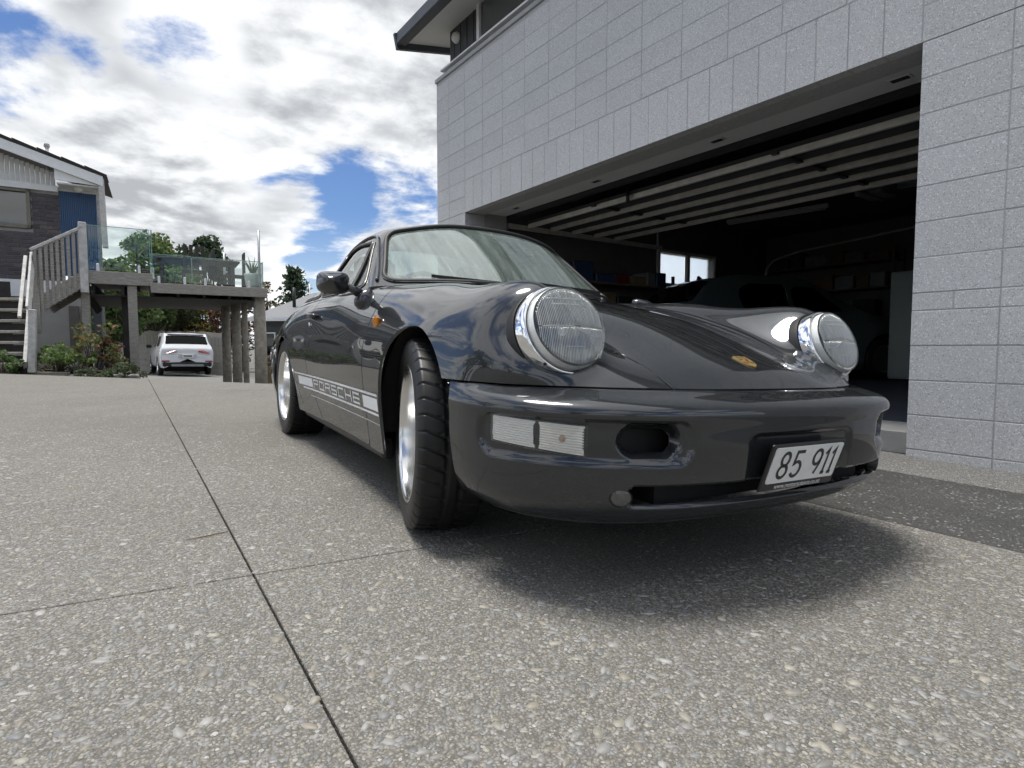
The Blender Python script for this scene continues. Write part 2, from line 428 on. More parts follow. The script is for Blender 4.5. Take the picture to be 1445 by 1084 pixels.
ground = tag(g.build('ground', EARTH), kind='structure')
# driveway slabs with saw-cut joints
DW = empty('driveway'); tag(DW, kind='structure')
def slab(poly, mat, top=0.0, th=.10, lift=None):
    mb = MB(); n = len(poly); c = .003
    up = [drive(x, y, top+(lift[i] if lift else 0)) for i, (x, y) in enumerate(poly)]
    cx = sum(p.x for p in up)/n; cy = sum(p.y for p in up)/n
    def inn(p, d):
        q = Vector((cx-p.x, cy-p.y, 0)).normalized(); return p+q*d
    vs = [inn(p, .002) for p in up]+[p+Vector((0, 0, -.002)) for p in up]+[p+Vector((0, 0, -th)) for p in up]
    fs = [tuple(range(n))]+[((i+1) % n, i, n+i, n+(i+1) % n) for i in range(n)]+[(n+(i+1) % n, n+i, 2*n+i, 2*n+(i+1) % n) for i in range(n)]
    return mb.add(vs, fs).build('slab', mat, DW)
J = .0026
def edge_x(y): return -(7.35-.80*(y+1.87))       # diagonal end of the slabs
cuts = [4.6, 1.5, -.187, -3.25, -6.3]
def jx(c, y): return c+(.0777*(y+3.445) if c < 4 else 0)          # the saw cuts are not quite square to the wall
def jy(b, x): return b-(.0305*x if b < -2 else 0)
for (y0, y1) in ((-9.5, -6.6), (-6.6, -3.448), (-3.448, -1.335)):
    for i in range(len(cuts)):
        def corner(c, yb, sx, sy):
            x = c
            for _ in range(3): y = jy(yb, x); x = jx(c, y)
            return (x+sx*J, y+sy*J)
        if i+1 < len(cuts): poly = [corner(cuts[i+1], y0, 1, 1), corner(cuts[i], y0, -1, 1), corner(cuts[i], y1, -1, -1), corner(cuts[i+1], y1, 1, -1)]
        else: poly = [(edge_x(y0), jy(y0, edge_x(y0))+J), corner(cuts[i], y0, -1, 1), corner(cuts[i], y1, -1, -1), (edge_x(y1), jy(y1, edge_x(y1))-J)]
        slab(poly, AGG)
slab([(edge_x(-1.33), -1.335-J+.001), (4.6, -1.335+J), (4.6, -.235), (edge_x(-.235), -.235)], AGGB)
slab([(edge_x(-.23), -.232), (4.6, -.232), (4.6, .02), (edge_x(.02), .02)], AGGL, lift=[0, 0, .068, .068])
slab([(edge_x(-9.6)-9, -15), (4.6, -15), (4.6, -9.66), (edge_x(-9.5), -9.22)], AGG)
slab([(4.6+J, -15), (14, -15), (14, .02), (4.6+J, .02)], AGG)
# loose-set stones of the exposed aggregate near the camera, as real pebbles
def pebbles():
    rng = np.random.default_rng(11)
    pal = np.array([(.24, .235, .215), (.30, .295, .28), (.19, .195, .195), (.33, .31, .255), (.17, .172, .17), (.37, .365, .35), (.26, .235, .185), (.22, .225, .23), (.28, .275, .265), (.21, .205, .19)])
    fw = np.array((_fw.x, _fw.y)); fw /= np.linalg.norm(fw); rt = np.array((_r0.x, _r0.y)); c0 = np.array((CW.x, CW.y))
    N = 150000
    Z = np.sqrt(rng.uniform(.70**2, 3.9**2, N)); Z = Z[rng.uniform(0, 1, N) < np.clip(1.2-(Z-.9)/2.6, .12, 1.0)]
    X = rng.uniform(-.93, .93, len(Z))*Z; xy = c0+fw*Z[:, None]+rt*X[:, None]
    x, y = xy[:, 0], xy[:, 1]; Mi = np.array(BM.inverted()); bx = Mi[0, 0]*x+Mi[0, 1]*y+Mi[0, 3]; by = Mi[1, 0]*x+Mi[1, 1]*y+Mi[1, 3]
    ok = (by < -1.345) & (np.abs(by+3.448+.0305*bx) > .007) & (np.abs(bx+.187-.0777*(by+3.445)) > .007) & ~((x > -3.6) & (x < .68) & (np.abs(y) < .62))
    x, y = x[ok], y[ok]; n = len(x); q = rng.uniform(0, 1, n)
    s = .0022+.0045*q**2.4+np.where(q > .97, .006*rng.uniform(0, 1, n), 0)
    el = rng.uniform(1.0, 2.4, (n, 1)); ang = np.linspace(0, 2*np.pi, 9)[:-1][None]; r = s[:, None]*rng.uniform(.78, 1.2, (n, 8)); th = rng.uniform(0, np.pi, (n, 1))
    xx = r*np.cos(ang)*el**.5; yy = r*np.sin(ang)/el**.5; rx = xx*np.cos(th)-yy*np.sin(th); ry = xx*np.sin(th)+yy*np.cos(th)
    h = s*rng.uniform(.06, .24, n); z0 = -(GN.x*x+GN.y*y)/GN.z; zl = rng.normal(0, .05, (n, 1))*rx+rng.normal(0, .05, (n, 1))*ry
    V = np.empty((n, 17, 3)); V[:, :8, 0] = x[:, None]+rx; V[:, :8, 1] = y[:, None]+ry; V[:, :8, 2] = z0[:, None]-.002
    V[:, 8:16, 0] = x[:, None]+rx*.86; V[:, 8:16, 1] = y[:, None]+ry*.86; V[:, 8:16, 2] = (z0+h*.75)[:, None]+zl*.8; V[:, 16] = np.stack([x, y, z0+h], 1)
    i = np.arange(8); j = (i+1) % 8; base = (np.arange(n)*17)[:, None, None]
    Q = (np.stack([i, j, j+8, i+8], 1)[None]+base).reshape(-1, 4); T = (np.stack([i+8, j+8, np.full(8, 16)], 1)[None]+base).reshape(-1, 3)
    me = bpy.data.meshes.new('pebbles'); me.vertices.add(n*17); me.vertices.foreach_set('co', V.astype(np.float32).ravel())
    me.loops.add(Q.size+T.size); me.loops.foreach_set('vertex_index', np.concatenate([Q.ravel(), T.ravel()]).astype(np.int32))
    me.polygons.add(len(Q)+len(T)); me.polygons.foreach_set('loop_start', np.concatenate([np.arange(len(Q))*4, len(Q)*4+np.arange(len(T))*3]).astype(np.int32))
    me.update(calc_edges=True)
    c = pal[rng.integers(0, 10, n)]*rng.uniform(.75, 1.15, (n, 1)); C4 = np.repeat(np.concatenate([c, np.ones((n, 1))], 1), 17, 0)
    at = me.color_attributes.new('tint', 'FLOAT_COLOR', 'POINT'); at.data.foreach_set('color', C4.astype(np.float32).ravel())
    me.polygons.foreach_set('use_smooth', [True]*(len(Q)+len(T))); me.validate()
    t = NT('river_stone'); a = t.node('ShaderNodeAttribute'); a.attribute_name = 'tint'; v = t.coord()
    t.set(color=t.mix(t.math('MULTIPLY', t.noise(v, 220, 2, .6), .5), a.outputs[0], (.16, .155, .145)), rough=.55)
    me.materials.append(t.mat)
    o = link(bpy.data.objects.new('pebbles', me), DW); o['kind'] = 'stuff'
pebbles()

# ------------------------------------------------------------------ garage building
def m_block():
    t = NT('honed_concrete_block'); v = t.coord(); oi = t.node('ShaderNodeObjectInfo')
    add = t.node('ShaderNodeVectorMath', operation='ADD'); t.l.new(v, add.inputs[0])
    cb = t.node('ShaderNodeCombineXYZ'); t.l.new(t.math('MULTIPLY', oi.outputs['Random'], 37.0), cb.inputs[0]); t.l.new(t.math('MULTIPLY', oi.outputs['Random'], 11.0), cb.inputs[2]); t.l.new(cb.outputs[0], add.inputs[1])
    w = add.outputs[0]
    a = t.noise(w, 190, 3, .75); b = t.voro(w, 210); cr = t.node('ShaderNodeSeparateColor'); t.l.new(b.outputs['Color'], cr.inputs[0])
    base = t.ramp(a, [(.30, (.40, .405, .41)), (.48, (.50, .505, .51)), (.70, (.57, .575, .58))])
    spk = t.mix(t.math('GREATER_THAN', cr.outputs[0], .90), base, (.70, .71, .71)); spk = t.mix(t.math('LESS_THAN', cr.outputs[1], .07), spk, (.34, .34, .345))
    val = t.math('ADD', .96, t.math('ADD', t.math('MULTIPLY', oi.outputs['Random'], .07), t.math('MULTIPLY', t.noise(w, 3.5, 4, .6), .12)))
    br = t.node('ShaderNodeVectorMath', operation='SCALE'); t.l.new(spk, br.inputs[0]); t.l.new(val, br.inputs['Scale'])
    t.set(color=br.outputs[0], rough=.78); t.bump(a, .25, .003); return t.mat
BLOCK = m_block()
MORTAR = simple('grey_mortar', (.42, .423, .427), .9, var=.12, scale=40, bump=.2, bscale=200)
SOFFIT = simple('soffit_board', (.66, .67, .67), .7, var=.05, scale=3)
CONC = simple('garage_concrete', (.30, .30, .295), .85, var=.15, scale=5, bump=.2, bscale=120)
CLAD = simple('dark_cladding', (.055, .06, .068), .6, var=.12, scale=8)
FASCIA = simple('charcoal_fascia', (.045, .05, .058), .45, var=.1)
WHITEFR = simple('white_aluminium', (.72, .73, .74), .4, var=.04)
BLD = empty('garage_building'); BLD.matrix_world = BM
tag(BLD, 'grey concrete block garage with wide open door and dark upper storey', 'building')
CH = .195; BL = .40; OPW = 4.915; LIN = 2.285; TOP = LIN+2*CH+7*CH+.10
LEFT = -5.64; RIGHT = 3.2
core = MB()
core.box(((LEFT+0.0035-OPW)/2, .1425, LIN/2-.1), (-OPW-LEFT-.007, .28, LIN+.2))                     # left pier
core.box((RIGHT/2+.002, .1425, LIN/2-.1), (RIGHT-.004, .28, LIN+.2))                               # right pier
core.box(((LEFT+RIGHT)/2, .1425, (LIN+TOP)/2+.002), (RIGHT-LEFT-.007, .28, TOP-LIN-.004))
WALLP = core.build('block_wall', MORTAR, BLD)
blk = MB().box((0, .045, 0), (BL-.007, .09, CH-.007), bev=.0016).mesh('block', BLOCK)
half = MB().box((0, .045, 0), (BL/2-.007, .09, CH/2-.007), bev=.0016).mesh('block', BLOCK)
sold = MB().box((0, .045, 0), (BL/2-.007, .09, 2*CH-.007), bev=.0016).mesh('block', BLOCK)
endb = MB().box((0, .045, 0), (.325-.007, .09, CH-.007), bev=.0016).mesh('block', BLOCK)
endh = MB().box((0, .045, 0), (.325-.007, .09, CH/2-.007), bev=.0016).mesh('block', BLOCK)
def yj(): return random.uniform(-.0012, .0012)
# course levels: base .055, then courses, a half course at .83-.925
levels = []; z = -.14
for k in range(5): levels.append((z, CH)); z += CH
levels.append((z, CH/2)); z += CH/2
while z < LIN-.01: levels.append((z, CH)); z += CH
off = LIN-z
levels = [(a+off, h) for a, h in levels]
for (z0, h) in levels:
    hf = h < CH*.9
    for i in range(4):      # right pier columns
        if hf:
            for q in (0, 1): inst('block', half, (BL*i+BL/4+BL/2*q, yj(), z0+h/2), WALLP)
        else: inst('block', blk, (BL*(i+.5), yj(), z0+h/2), WALLP)
    x = -OPW-BL/2           # left pier columns
    if hf:
        for q in (0, 1): inst('block', half, (-OPW-BL/4-BL/2*q, yj(), z0+h/2), WALLP)
        inst('block', endh, (-OPW-BL-.1625, yj(), z0+h/2), WALLP)
    else:
        inst('block', blk, (x, yj(), z0+h/2), WALLP); inst('block', endb, (-OPW-BL-.1625, yj(), z0+h/2), WALLP)
n_s = 25; 
for i in range(n_s): inst('block', sold, (-OPW+(i+.5)*OPW/n_s, yj(), LIN+CH), WALLP, scale=((OPW/n_s)/(BL/2), 1, 1))
for r in range(9):
    z0 = LIN+r*CH+CH/2
    cols = [-OPW-BL-.1625] + [-OPW-BL/2] + ([-OPW+(i+.5)*OPW/12 for i in range(12)] if r >= 2 else []) + [BL*(i+.5) for i in range(4)]
    for x in cols:
        m = endb if x == cols[0] else blk
        inst('block', m, (x, yj(), z0), WALLP, scale=((OPW/12)/BL if -OPW < x < 0 else 1, 1, 1))
MB().box(((LEFT+RIGHT)/2, .14, TOP-.035), (RIGHT-LEFT+.02, .32, .05), bev=.004).build('wall_capping', simple('grey_capping', (.34, .35, .36), .5, var=.08), BLD)
# reveal, soffit panel with down-lights
MB().box((-OPW-.045, .45, 1.1), (.09, .34, 2.5)).build('door_reveal', CONC, BLD)
MB().box((.045, .45, 1.1), (.09, .34, 2.5)).build('door_reveal', CONC, BLD)
sof = MB().box((-OPW/2, .425, LIN+.042), (OPW+.18, .35, .03)).build('soffit_panel', SOFFIT, BLD)
MB().box((-OPW/2, .13, LIN+.018), (OPW-.01, .25, .022)).build('lintel_underside', CONC, BLD)
for x in (-4.45, -3.05, -1.62, -.28):
    dl = MB().box((x, .44, LIN+.0235), (.13, .075, .006), bev=.002).build('downlight', SOFFIT, sof)
    MB().box((x, .44, LIN+.0195), (.10, .05, .003)).build('lamp_aperture', BLACKPL, dl)
# upper storey
up = MB(); up.box((-1.15, .27, TOP+.65), (8.8, .22, 1.42)); UP = up.build('upper_wall', CLAD, BLD)
for i in range(5): MB().box((-5.44+.16*i, .155, TOP+.65), (.006, .006, 1.38)).build('cladding_batten', FASCIA, UP)
win = MB().box((-3.1, .20, TOP+.62), (3.36, .09, .95)).build('upper_window', BLACKPL, BLD)
for (x, zc_, w_, h_) in ((-3.1, TOP+.165, 3.44, .06), (-3.1, TOP+1.08, 3.44, .06), (-4.79, TOP+.62, .06, .97), (-1.41, TOP+.62, .06, .97), (-3.1, TOP+.62, .05, .9)):
    MB().box((x, .135, zc_), (w_, .05, h_), bev=.004).build('window_frame', WHITEFR, win)
MB().box((-3.1, .145, TOP+.62), (3.32, .006, .86)).build('window_pane', m_pane('upper_glass', (.45, .52, .58), 3.2), win)
MB().box((-2.9, .08, TOP+.08), (5.3, .14, .02)).build('window_flashing', WHITEFR, win)
# roof: soffit sloping up behind a deep gutter
zg = 4.62
rf = MB(); rf.add([(-5.98, -.26, zg+.05), (3.6, -.26, zg+.05), (3.6, 3.5, zg+.80), (-6.06, 3.5, zg+.80), (-5.98, -.26, zg+.13), (3.6, -.26, zg+.13), (3.6, 3.5, zg+.90), (-6.06, 3.5, zg+.90)],
  [(0, 3, 2, 1), (4, 5, 6, 7), (0, 1, 5, 4), (1, 2, 6, 5), (2, 3, 7, 6), (3, 0, 4, 7)])
ROOF2 = rf.build('roof', SOFFIT, BLD)
MB().box((-1.18, -.33, zg+.085), (9.70, .13, .17), bev=.02).build('gutter', FASCIA, ROOF2)
bg_ = MB(); bg_.beam((-6.03, -.40, zg+.05), (-6.03, 3.5, zg+.83), .05, .20).build('barge_board', FASCIA, ROOF2)
# small outside sensor lamp on the upper wall
sl = MB().lathe([(0, .05), (.05, .04), (.07, .0), (.07, -.03)], 20, Matrix.Translation((-5.36, .14, TOP+.46)) @ Matrix.Rotation(R_(90), 4, 'X')).build('wall_lamp', WHITEFR, BLD)

# garage interior -----------------------------------------------------------
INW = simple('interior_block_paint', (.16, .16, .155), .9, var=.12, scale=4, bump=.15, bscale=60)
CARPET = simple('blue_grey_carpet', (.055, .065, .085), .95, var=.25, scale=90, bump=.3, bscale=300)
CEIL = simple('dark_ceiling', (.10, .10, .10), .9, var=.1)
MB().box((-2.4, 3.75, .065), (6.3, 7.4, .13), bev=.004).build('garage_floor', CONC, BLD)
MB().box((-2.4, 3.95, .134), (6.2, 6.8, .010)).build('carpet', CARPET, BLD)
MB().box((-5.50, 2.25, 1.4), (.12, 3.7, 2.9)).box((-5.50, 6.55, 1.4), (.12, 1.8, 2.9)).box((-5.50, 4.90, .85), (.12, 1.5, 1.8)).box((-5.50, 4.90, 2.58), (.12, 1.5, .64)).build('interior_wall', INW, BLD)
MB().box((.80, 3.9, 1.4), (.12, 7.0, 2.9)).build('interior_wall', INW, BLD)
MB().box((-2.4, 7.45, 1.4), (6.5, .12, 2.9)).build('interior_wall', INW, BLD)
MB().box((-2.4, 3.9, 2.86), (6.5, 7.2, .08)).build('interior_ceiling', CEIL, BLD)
# side window with two frosted panes that glow with daylight from outside
sw = MB().box((-5.42, 4.90, 1.71), (.05, 1.56, .05)).box((-5.42, 4.90, 2.285), (.05, 1.56, .05)).box((-5.42, 4.13, 2.0), (.05, .05, .53)).box((-5.42, 5.67, 2.0), (.05, .05, .53)).box((-5.42, 4.90, 2.0), (.06, .07, .53)).build('side_window', WHITEFR, BLD)
FROST = NT('frosted_glass'); FROST.set(color=(.9, .93, .93), rough=.25, trans=1.0, ior=1.2); FROST.bump(FROST.noise(FROST.coord(), 45, 3, .6), .5, .01)
for y in (4.51, 5.28): MB().box((-5.46, y, 2.0), (.006, .70, .51)).build('window_pane', FROST.mat, sw)
# raised sectional door: dark panels with pale stiffening struts, tracks, drum
GD = simple('garage_door_skin', (.035, .037, .04), .6, var=.1); STRUT = simple('galvanised_strut', (.66, .64, .60), .5, .3, var=.15, scale=10)
gd = empty('overhead_door'); gd.parent = BLD
for i, y in enumerate((1.14, 1.53, 1.93, 2.35)): MB().box((-2.48, y, 2.27), (4.82, .385, .04), bev=.004).build('door_section', GD, gd)
for y in (.96, 1.335, 1.73, 2.14, 2.55): MB().box((-2.48, y, 2.222), (4.80, .035, .055), bev=.004).build('door_strut', STRUT, gd)
for x in (-4.99, .03): MB().box((x, 2.2, 2.22), (.04, 3.0, .06)).build('door_track', STRUT, gd)
for x in (-3.6, -1.4): MB().box((x, 1.75, 2.235), (.05, 1.7, .02)).build('door_stile', GD, gd)
ob = MB().box((-1.9, 3.9, 2.50), (.30, .42, .16), bev=.02).box((-1.9, 3.0, 2.42), (.04, 2.2, .04)).build('door_opener', simple('opener_grey', (.25, .25, .25), .5), BLD)
MB().box((-2.48, .70, 2.50), (4.9, .10, .40)).build('door_head_beam', simple('dark_timber_beam', (.03, .032, .036), .7), BLD)
ph = MB().tube([(-3.05, .90, 2.16), (-3.05, .90, 2.30)], .02, 10).build('door_safety_cell', BLACKPL, BLD)
# fluorescent battens under the ceiling (unlit)
FLU = simple('lamp_white', (.6, .6, .6), .4, var=.03)
for i, (x, y) in enumerate(((-3.6, 4.6), (-1.5, 4.4), (-.9, 5.6))):
    b = tag(MB().box((0, 0, 0), (1.5, .07, .06), bev=.01).tube([(-.72, -.02, -.045), (.72, -.02, -.045)], .014, 10).build('batten_lamp', FLU), ['unlit white tube lamp near the garage side window', 'unlit white tube lamp above the dark hatchback', 'unlit white tube lamp at the back of the garage'][i], 'lamp', 'ceiling tube lamps')
    b.matrix_world = BM @ Matrix.Translation((x, y, 2.62)) @ Matrix.Rotation(R_(8), 4, 'Z')
# bent rail of a second door further in
rl = tag(MB().tube([(-4.35, 5.6, 1.0), (-4.35, 5.6, 1.75), (-4.28, 5.55, 1.95), (-4.10, 5.45, 2.06), (-3.6, 5.3, 2.13), (-1.2, 4.9, 2.22)], .022, 8).build('curved_rail', simple('dull_rail', (.22, .22, .21), .5, .3)), 'curved pale metal rail hanging over the hatchback in the garage', 'rail')
rl.matrix_world = BM
# ------------------------------------------------------------------ surface tools for the car
def spl(t, P, q):
    """natural cubic spline through P (n,...) at parameters t, evaluated at q"""
    t = np.asarray(t, float); P = np.asarray(P, float); q = np.asarray(q, float); n = len(t)
    sh = P.shape[1:]; P = P.reshape(n, -1); h = np.diff(t)
    Am = np.zeros((n, n)); B = np.zeros((n, P.shape[1])); Am[0, 0] = Am[-1, -1] = 1
    for i in range(1, n-1):
        Am[i, i-1] = h[i-1]; Am[i, i] = 2*(h[i-1]+h[i]); Am[i, i+1] = h[i]
        B[i] = 6*((P[i+1]-P[i])/h[i] - (P[i]-P[i-1])/h[i-1])
    M = np.linalg.solve(Am, B)
    i = np.clip(np.searchsorted(t, q, side='right')-1, 0, n-2)
    a = (t[i+1]-q)[:, None]; b = (q-t[i])[:, None]; hh = h[i][:, None]
    r = (M[i]*a**3 + M[i+1]*b**3)/(6*hh) + (P[i]/hh - M[i]*hh/6)*a + (P[i+1]/hh - M[i+1]*hh/6)*b
    return r.reshape((len(q),)+sh)
def chord(P, axis):
    d = np.linalg.norm(np.diff(P, axis=axis), axis=2).mean(axis=1-axis)
    return np.concatenate([[0], np.cumsum(np.maximum(d, .01)**.75)])
def loft(net, nu, nv):
    net = np.asarray(net, float); tu = chord(net, 0); tv = chord(net, 1)
    qu = np.interp(np.linspace(0, len(tu)-1, nu), np.arange(len(tu)), tu)
    qv = np.interp(np.linspace(0, len(tv)-1, nv), np.arange(len(tv)), tv)
    a = spl(tu, net, qu)
    b = spl(tv, a.transpose(1, 0, 2), qv).transpose(1, 0, 2)
    return b, np.linspace(0, len(tu)-1, nu), np.linspace(0, len(tv)-1, nv)
class Surf:
    """vertices with master normals and (u,v); faces; clip by scalar fields"""
    def __init__(s, V, N, T, F): s.V, s.N, s.T, s.F = V, N, T, F
    @staticmethod
    def grid(P, U, Vv, mirror=True):
        """P (nu,nv,3) for the right half (y given positive), mirrored across y=0 when its first column is the centre line"""
        if mirror == 'centre':
            Pl = P.copy(); Pr = P[:, ::-1].copy(); Pr[..., 1] *= -1
            P = np.concatenate([Pr[:, :-1], Pl], 1); vv = np.concatenate([-Vv[::-1][:-1], Vv])
        else: vv = Vv
        nu, nv = P.shape[:2]
        du = np.gradient(P, axis=0); dv = np.gradient(P, axis=1)
        N = np.cross(du, dv); N /= np.linalg.norm(N, axis=2, keepdims=True)+1e-12
        T = np.stack(np.meshgrid(U, vv, indexing='ij'), 2)
        idx = np.arange(nu*nv).reshape(nu, nv)
        F = np.stack([idx[:-1, :-1], idx[1:, :-1], idx[1:, 1:], idx[:-1, 1:]], 2).reshape(-1, 4).tolist()
        return Surf(P.reshape(-1, 3), N.reshape(-1, 3), T.reshape(-1, 2), F)
    def flip_if(s, ref):
        """make normals point away from ref point on average"""
        if ((s.V - np.asarray(ref))*s.N).sum() < 0:
            s.N = -s.N; s.F = [f[::-1] for f in s.F]
        return s
    def clip(s, fn):
        """keep where fn(V,T) >= 0"""
        f = fn(s.V, s.T); pos = f >= 0
        V = list(map(tuple, s.V)); N = list(map(tuple, s.N)); T = list(map(tuple, s.T))
        cut = {}; F = []
        def edge(a, b):
            k = (a, b) if a < b else (b, a)
            if k not in cut:
                t = f[a]/(f[a]-f[b]); cut[k] = len(V)
                V.append(tuple(s.V[a]*(1-t)+s.V[b]*t)); nn = s.N[a]*(1-t)+s.N[b]*t
                N.append(tuple(nn/(np.linalg.norm(nn)+1e-12))); T.append(tuple(s.T[a]*(1-t)+s.T[b]*t))
            return cut[k]
        mixed = [fc for fc in s.F if len(fc) != 4]
        q4 = [fc for fc in s.F if len(fc) == 4]
        if q4:
            a4 = np.array(q4); c4 = pos[a4].sum(1)
            F = a4[c4 == 4].tolist(); mixed += a4[(c4 > 0) & (c4 < 4)].tolist()
        for fc in mixed:
            p = [pos[i] for i in fc]
            if all(p): F.append(fc); continue
            if not any(p): continue
            o = []
            for i, a in enumerate(fc):
                b = fc[(i+1) % len(fc)]
                if pos[a]: o.append(a)
                if pos[a] != pos[b]: o.append(edge(a, b))
            if len(o) > 2: F.append(o)
        used = sorted({i for q in F for i in q}); m = {a: i for i, a in enumerate(used)}
        V = np.array(V); N = np.array(N); T = np.array(T)
        if not used: return Surf(np.zeros((0, 3)), np.zeros((0, 3)), np.zeros((0, 2)), [])
        return Surf(V[used], N[used], T[used], [[m[i] for i in q] for q in F])
    def boundary(s):
        c = {}
        for f in s.F:
            for i, a in enumerate(f):
                b = f[(i+1) % len(f)]; k = (min(a, b), max(a, b)); c.setdefault(k, []).append((a, b))
        return [v[0] for v in c.values() if len(v) == 1]
    def loops(s):
        nx = {}
        for a, b in s.boundary(): nx[a] = b
        out = []
        while nx:
            a = next(iter(nx)); L = [a]
            while a in nx:
                a = nx.pop(a)
                if a == L[0]: break
                L.append(a)
            out.append(L)
        return out
    def obj(s, name, mat, parent=None, flange=.012, offset=0.0):
        V = s.V + s.N*offset; N = s.N; F = [list(f) for f in s.F]
        if flange:
            be = s.boundary(); bi = sorted({i for e in be for i in e}); base = len(V)
            m1 = {a: base+i for i, a in enumerate(bi)}; m2 = {a: base+len(bi)+i for i, a in enumerate(bi)}
            # flange normals: outward across the edge
            out = {a: np.zeros(3) for a in bi}
            for a, b in be:
                t = V[b]-V[a]; o = np.cross(t, N[a]); out[a] += o; out[b] += o
            on = np.array([out[a]/(np.linalg.norm(out[a])+1e-12) for a in bi])
            n0 = np.array([N[a]*.55+on[i]*.84 for i, a in enumerate(bi)])
            V = np.concatenate([V, V[bi], V[bi]-N[bi]*flange-0*on]); N = np.concatenate([N, n0, on])
            for a, b in be: F.append([b, a, m2[a], m2[b]])
            # the rim strip keeps its own vertices so the skin normals stay clean
            for a, b in be: F[-1] = F[-1]
            k = len(F)-len(be)
            for q, (a, b) in enumerate(be): F[k+q] = [m1[b], m1[a], m2[a], m2[b]]
        me = bpy.data.meshes.new(name); me.from_pydata([tuple(p) for p in V], [], F); me.materials.append(mat)
        me.polygons.foreach_set('use_smooth', [True]*len(F)); me.update()
        ok = me.validate()
        me.normals_split_custom_set_from_vertices([tuple(n) for n in N])
        return link(bpy.data.objects.new(name, me), parent)
def sd_poly(P, poly, r=0.0):
    """signed distance (negative inside) to polygon, then rounded by r (polygon given at full size)"""
    P = np.asarray(P, float); poly = np.asarray(poly, float)
    d = np.full(len(P), 1e9); ins = np.zeros(len(P), bool); n = len(poly)
    for i in range(n):
        a = poly[i]; b = poly[(i+1) % n]; e = b-a; w = P-a
        if e@e < 1e-12: continue
        t = np.clip((w@e)/(e@e), 0, 1); q = w-t[:, None]*e; d = np.minimum(d, np.hypot(q[:, 0], q[:, 1]))
        c = ((a[1] <= P[:, 1]) != (b[1] <= P[:, 1]))
        with np.errstate(divide='ignore', invalid='ignore'):
            xi = a[0]+(P[:, 1]-a[1])*(b[0]-a[0])/(b[1]-a[1])
        ins ^= c & (P[:, 0] < xi)
    return np.where(ins, -d, d)
def rpoly(poly, r, n=6):
    """polygon with rounded corners"""
    poly = [np.array(p, float) for p in poly]; out = []; N = len(poly)
    for i in range(N):
        p, a, b = poly[i], poly[i-1], poly[(i+1) % N]
        rr = r[i] if isinstance(r, (list, tuple)) else r
        u = (a-p); lu = np.linalg.norm(u); u /= lu; w = (b-p); lw = np.linalg.norm(w); w /= lw
        ang = math.acos(max(-1, min(1, float(u@w)))); d = min(rr/math.tan(ang/2), lu*.48, lw*.48)
        A, B = p+u*d, p+w*d
        for k in range(n+1):
            t = k/n; out.append(A*(1-t)**2 + p*2*t*(1-t) + B*t*t)
    return np.array(out)

# ------------------------------------------------------------------ sports car (car frame: x forward from front axle, y left, z up)
CAR = empty('sports_car', (0, 0, 0)); CAR.matrix_world = A4
tag(CAR, 'slate grey metallic classic coupe with round headlights parked before the open garage', 'sports car')
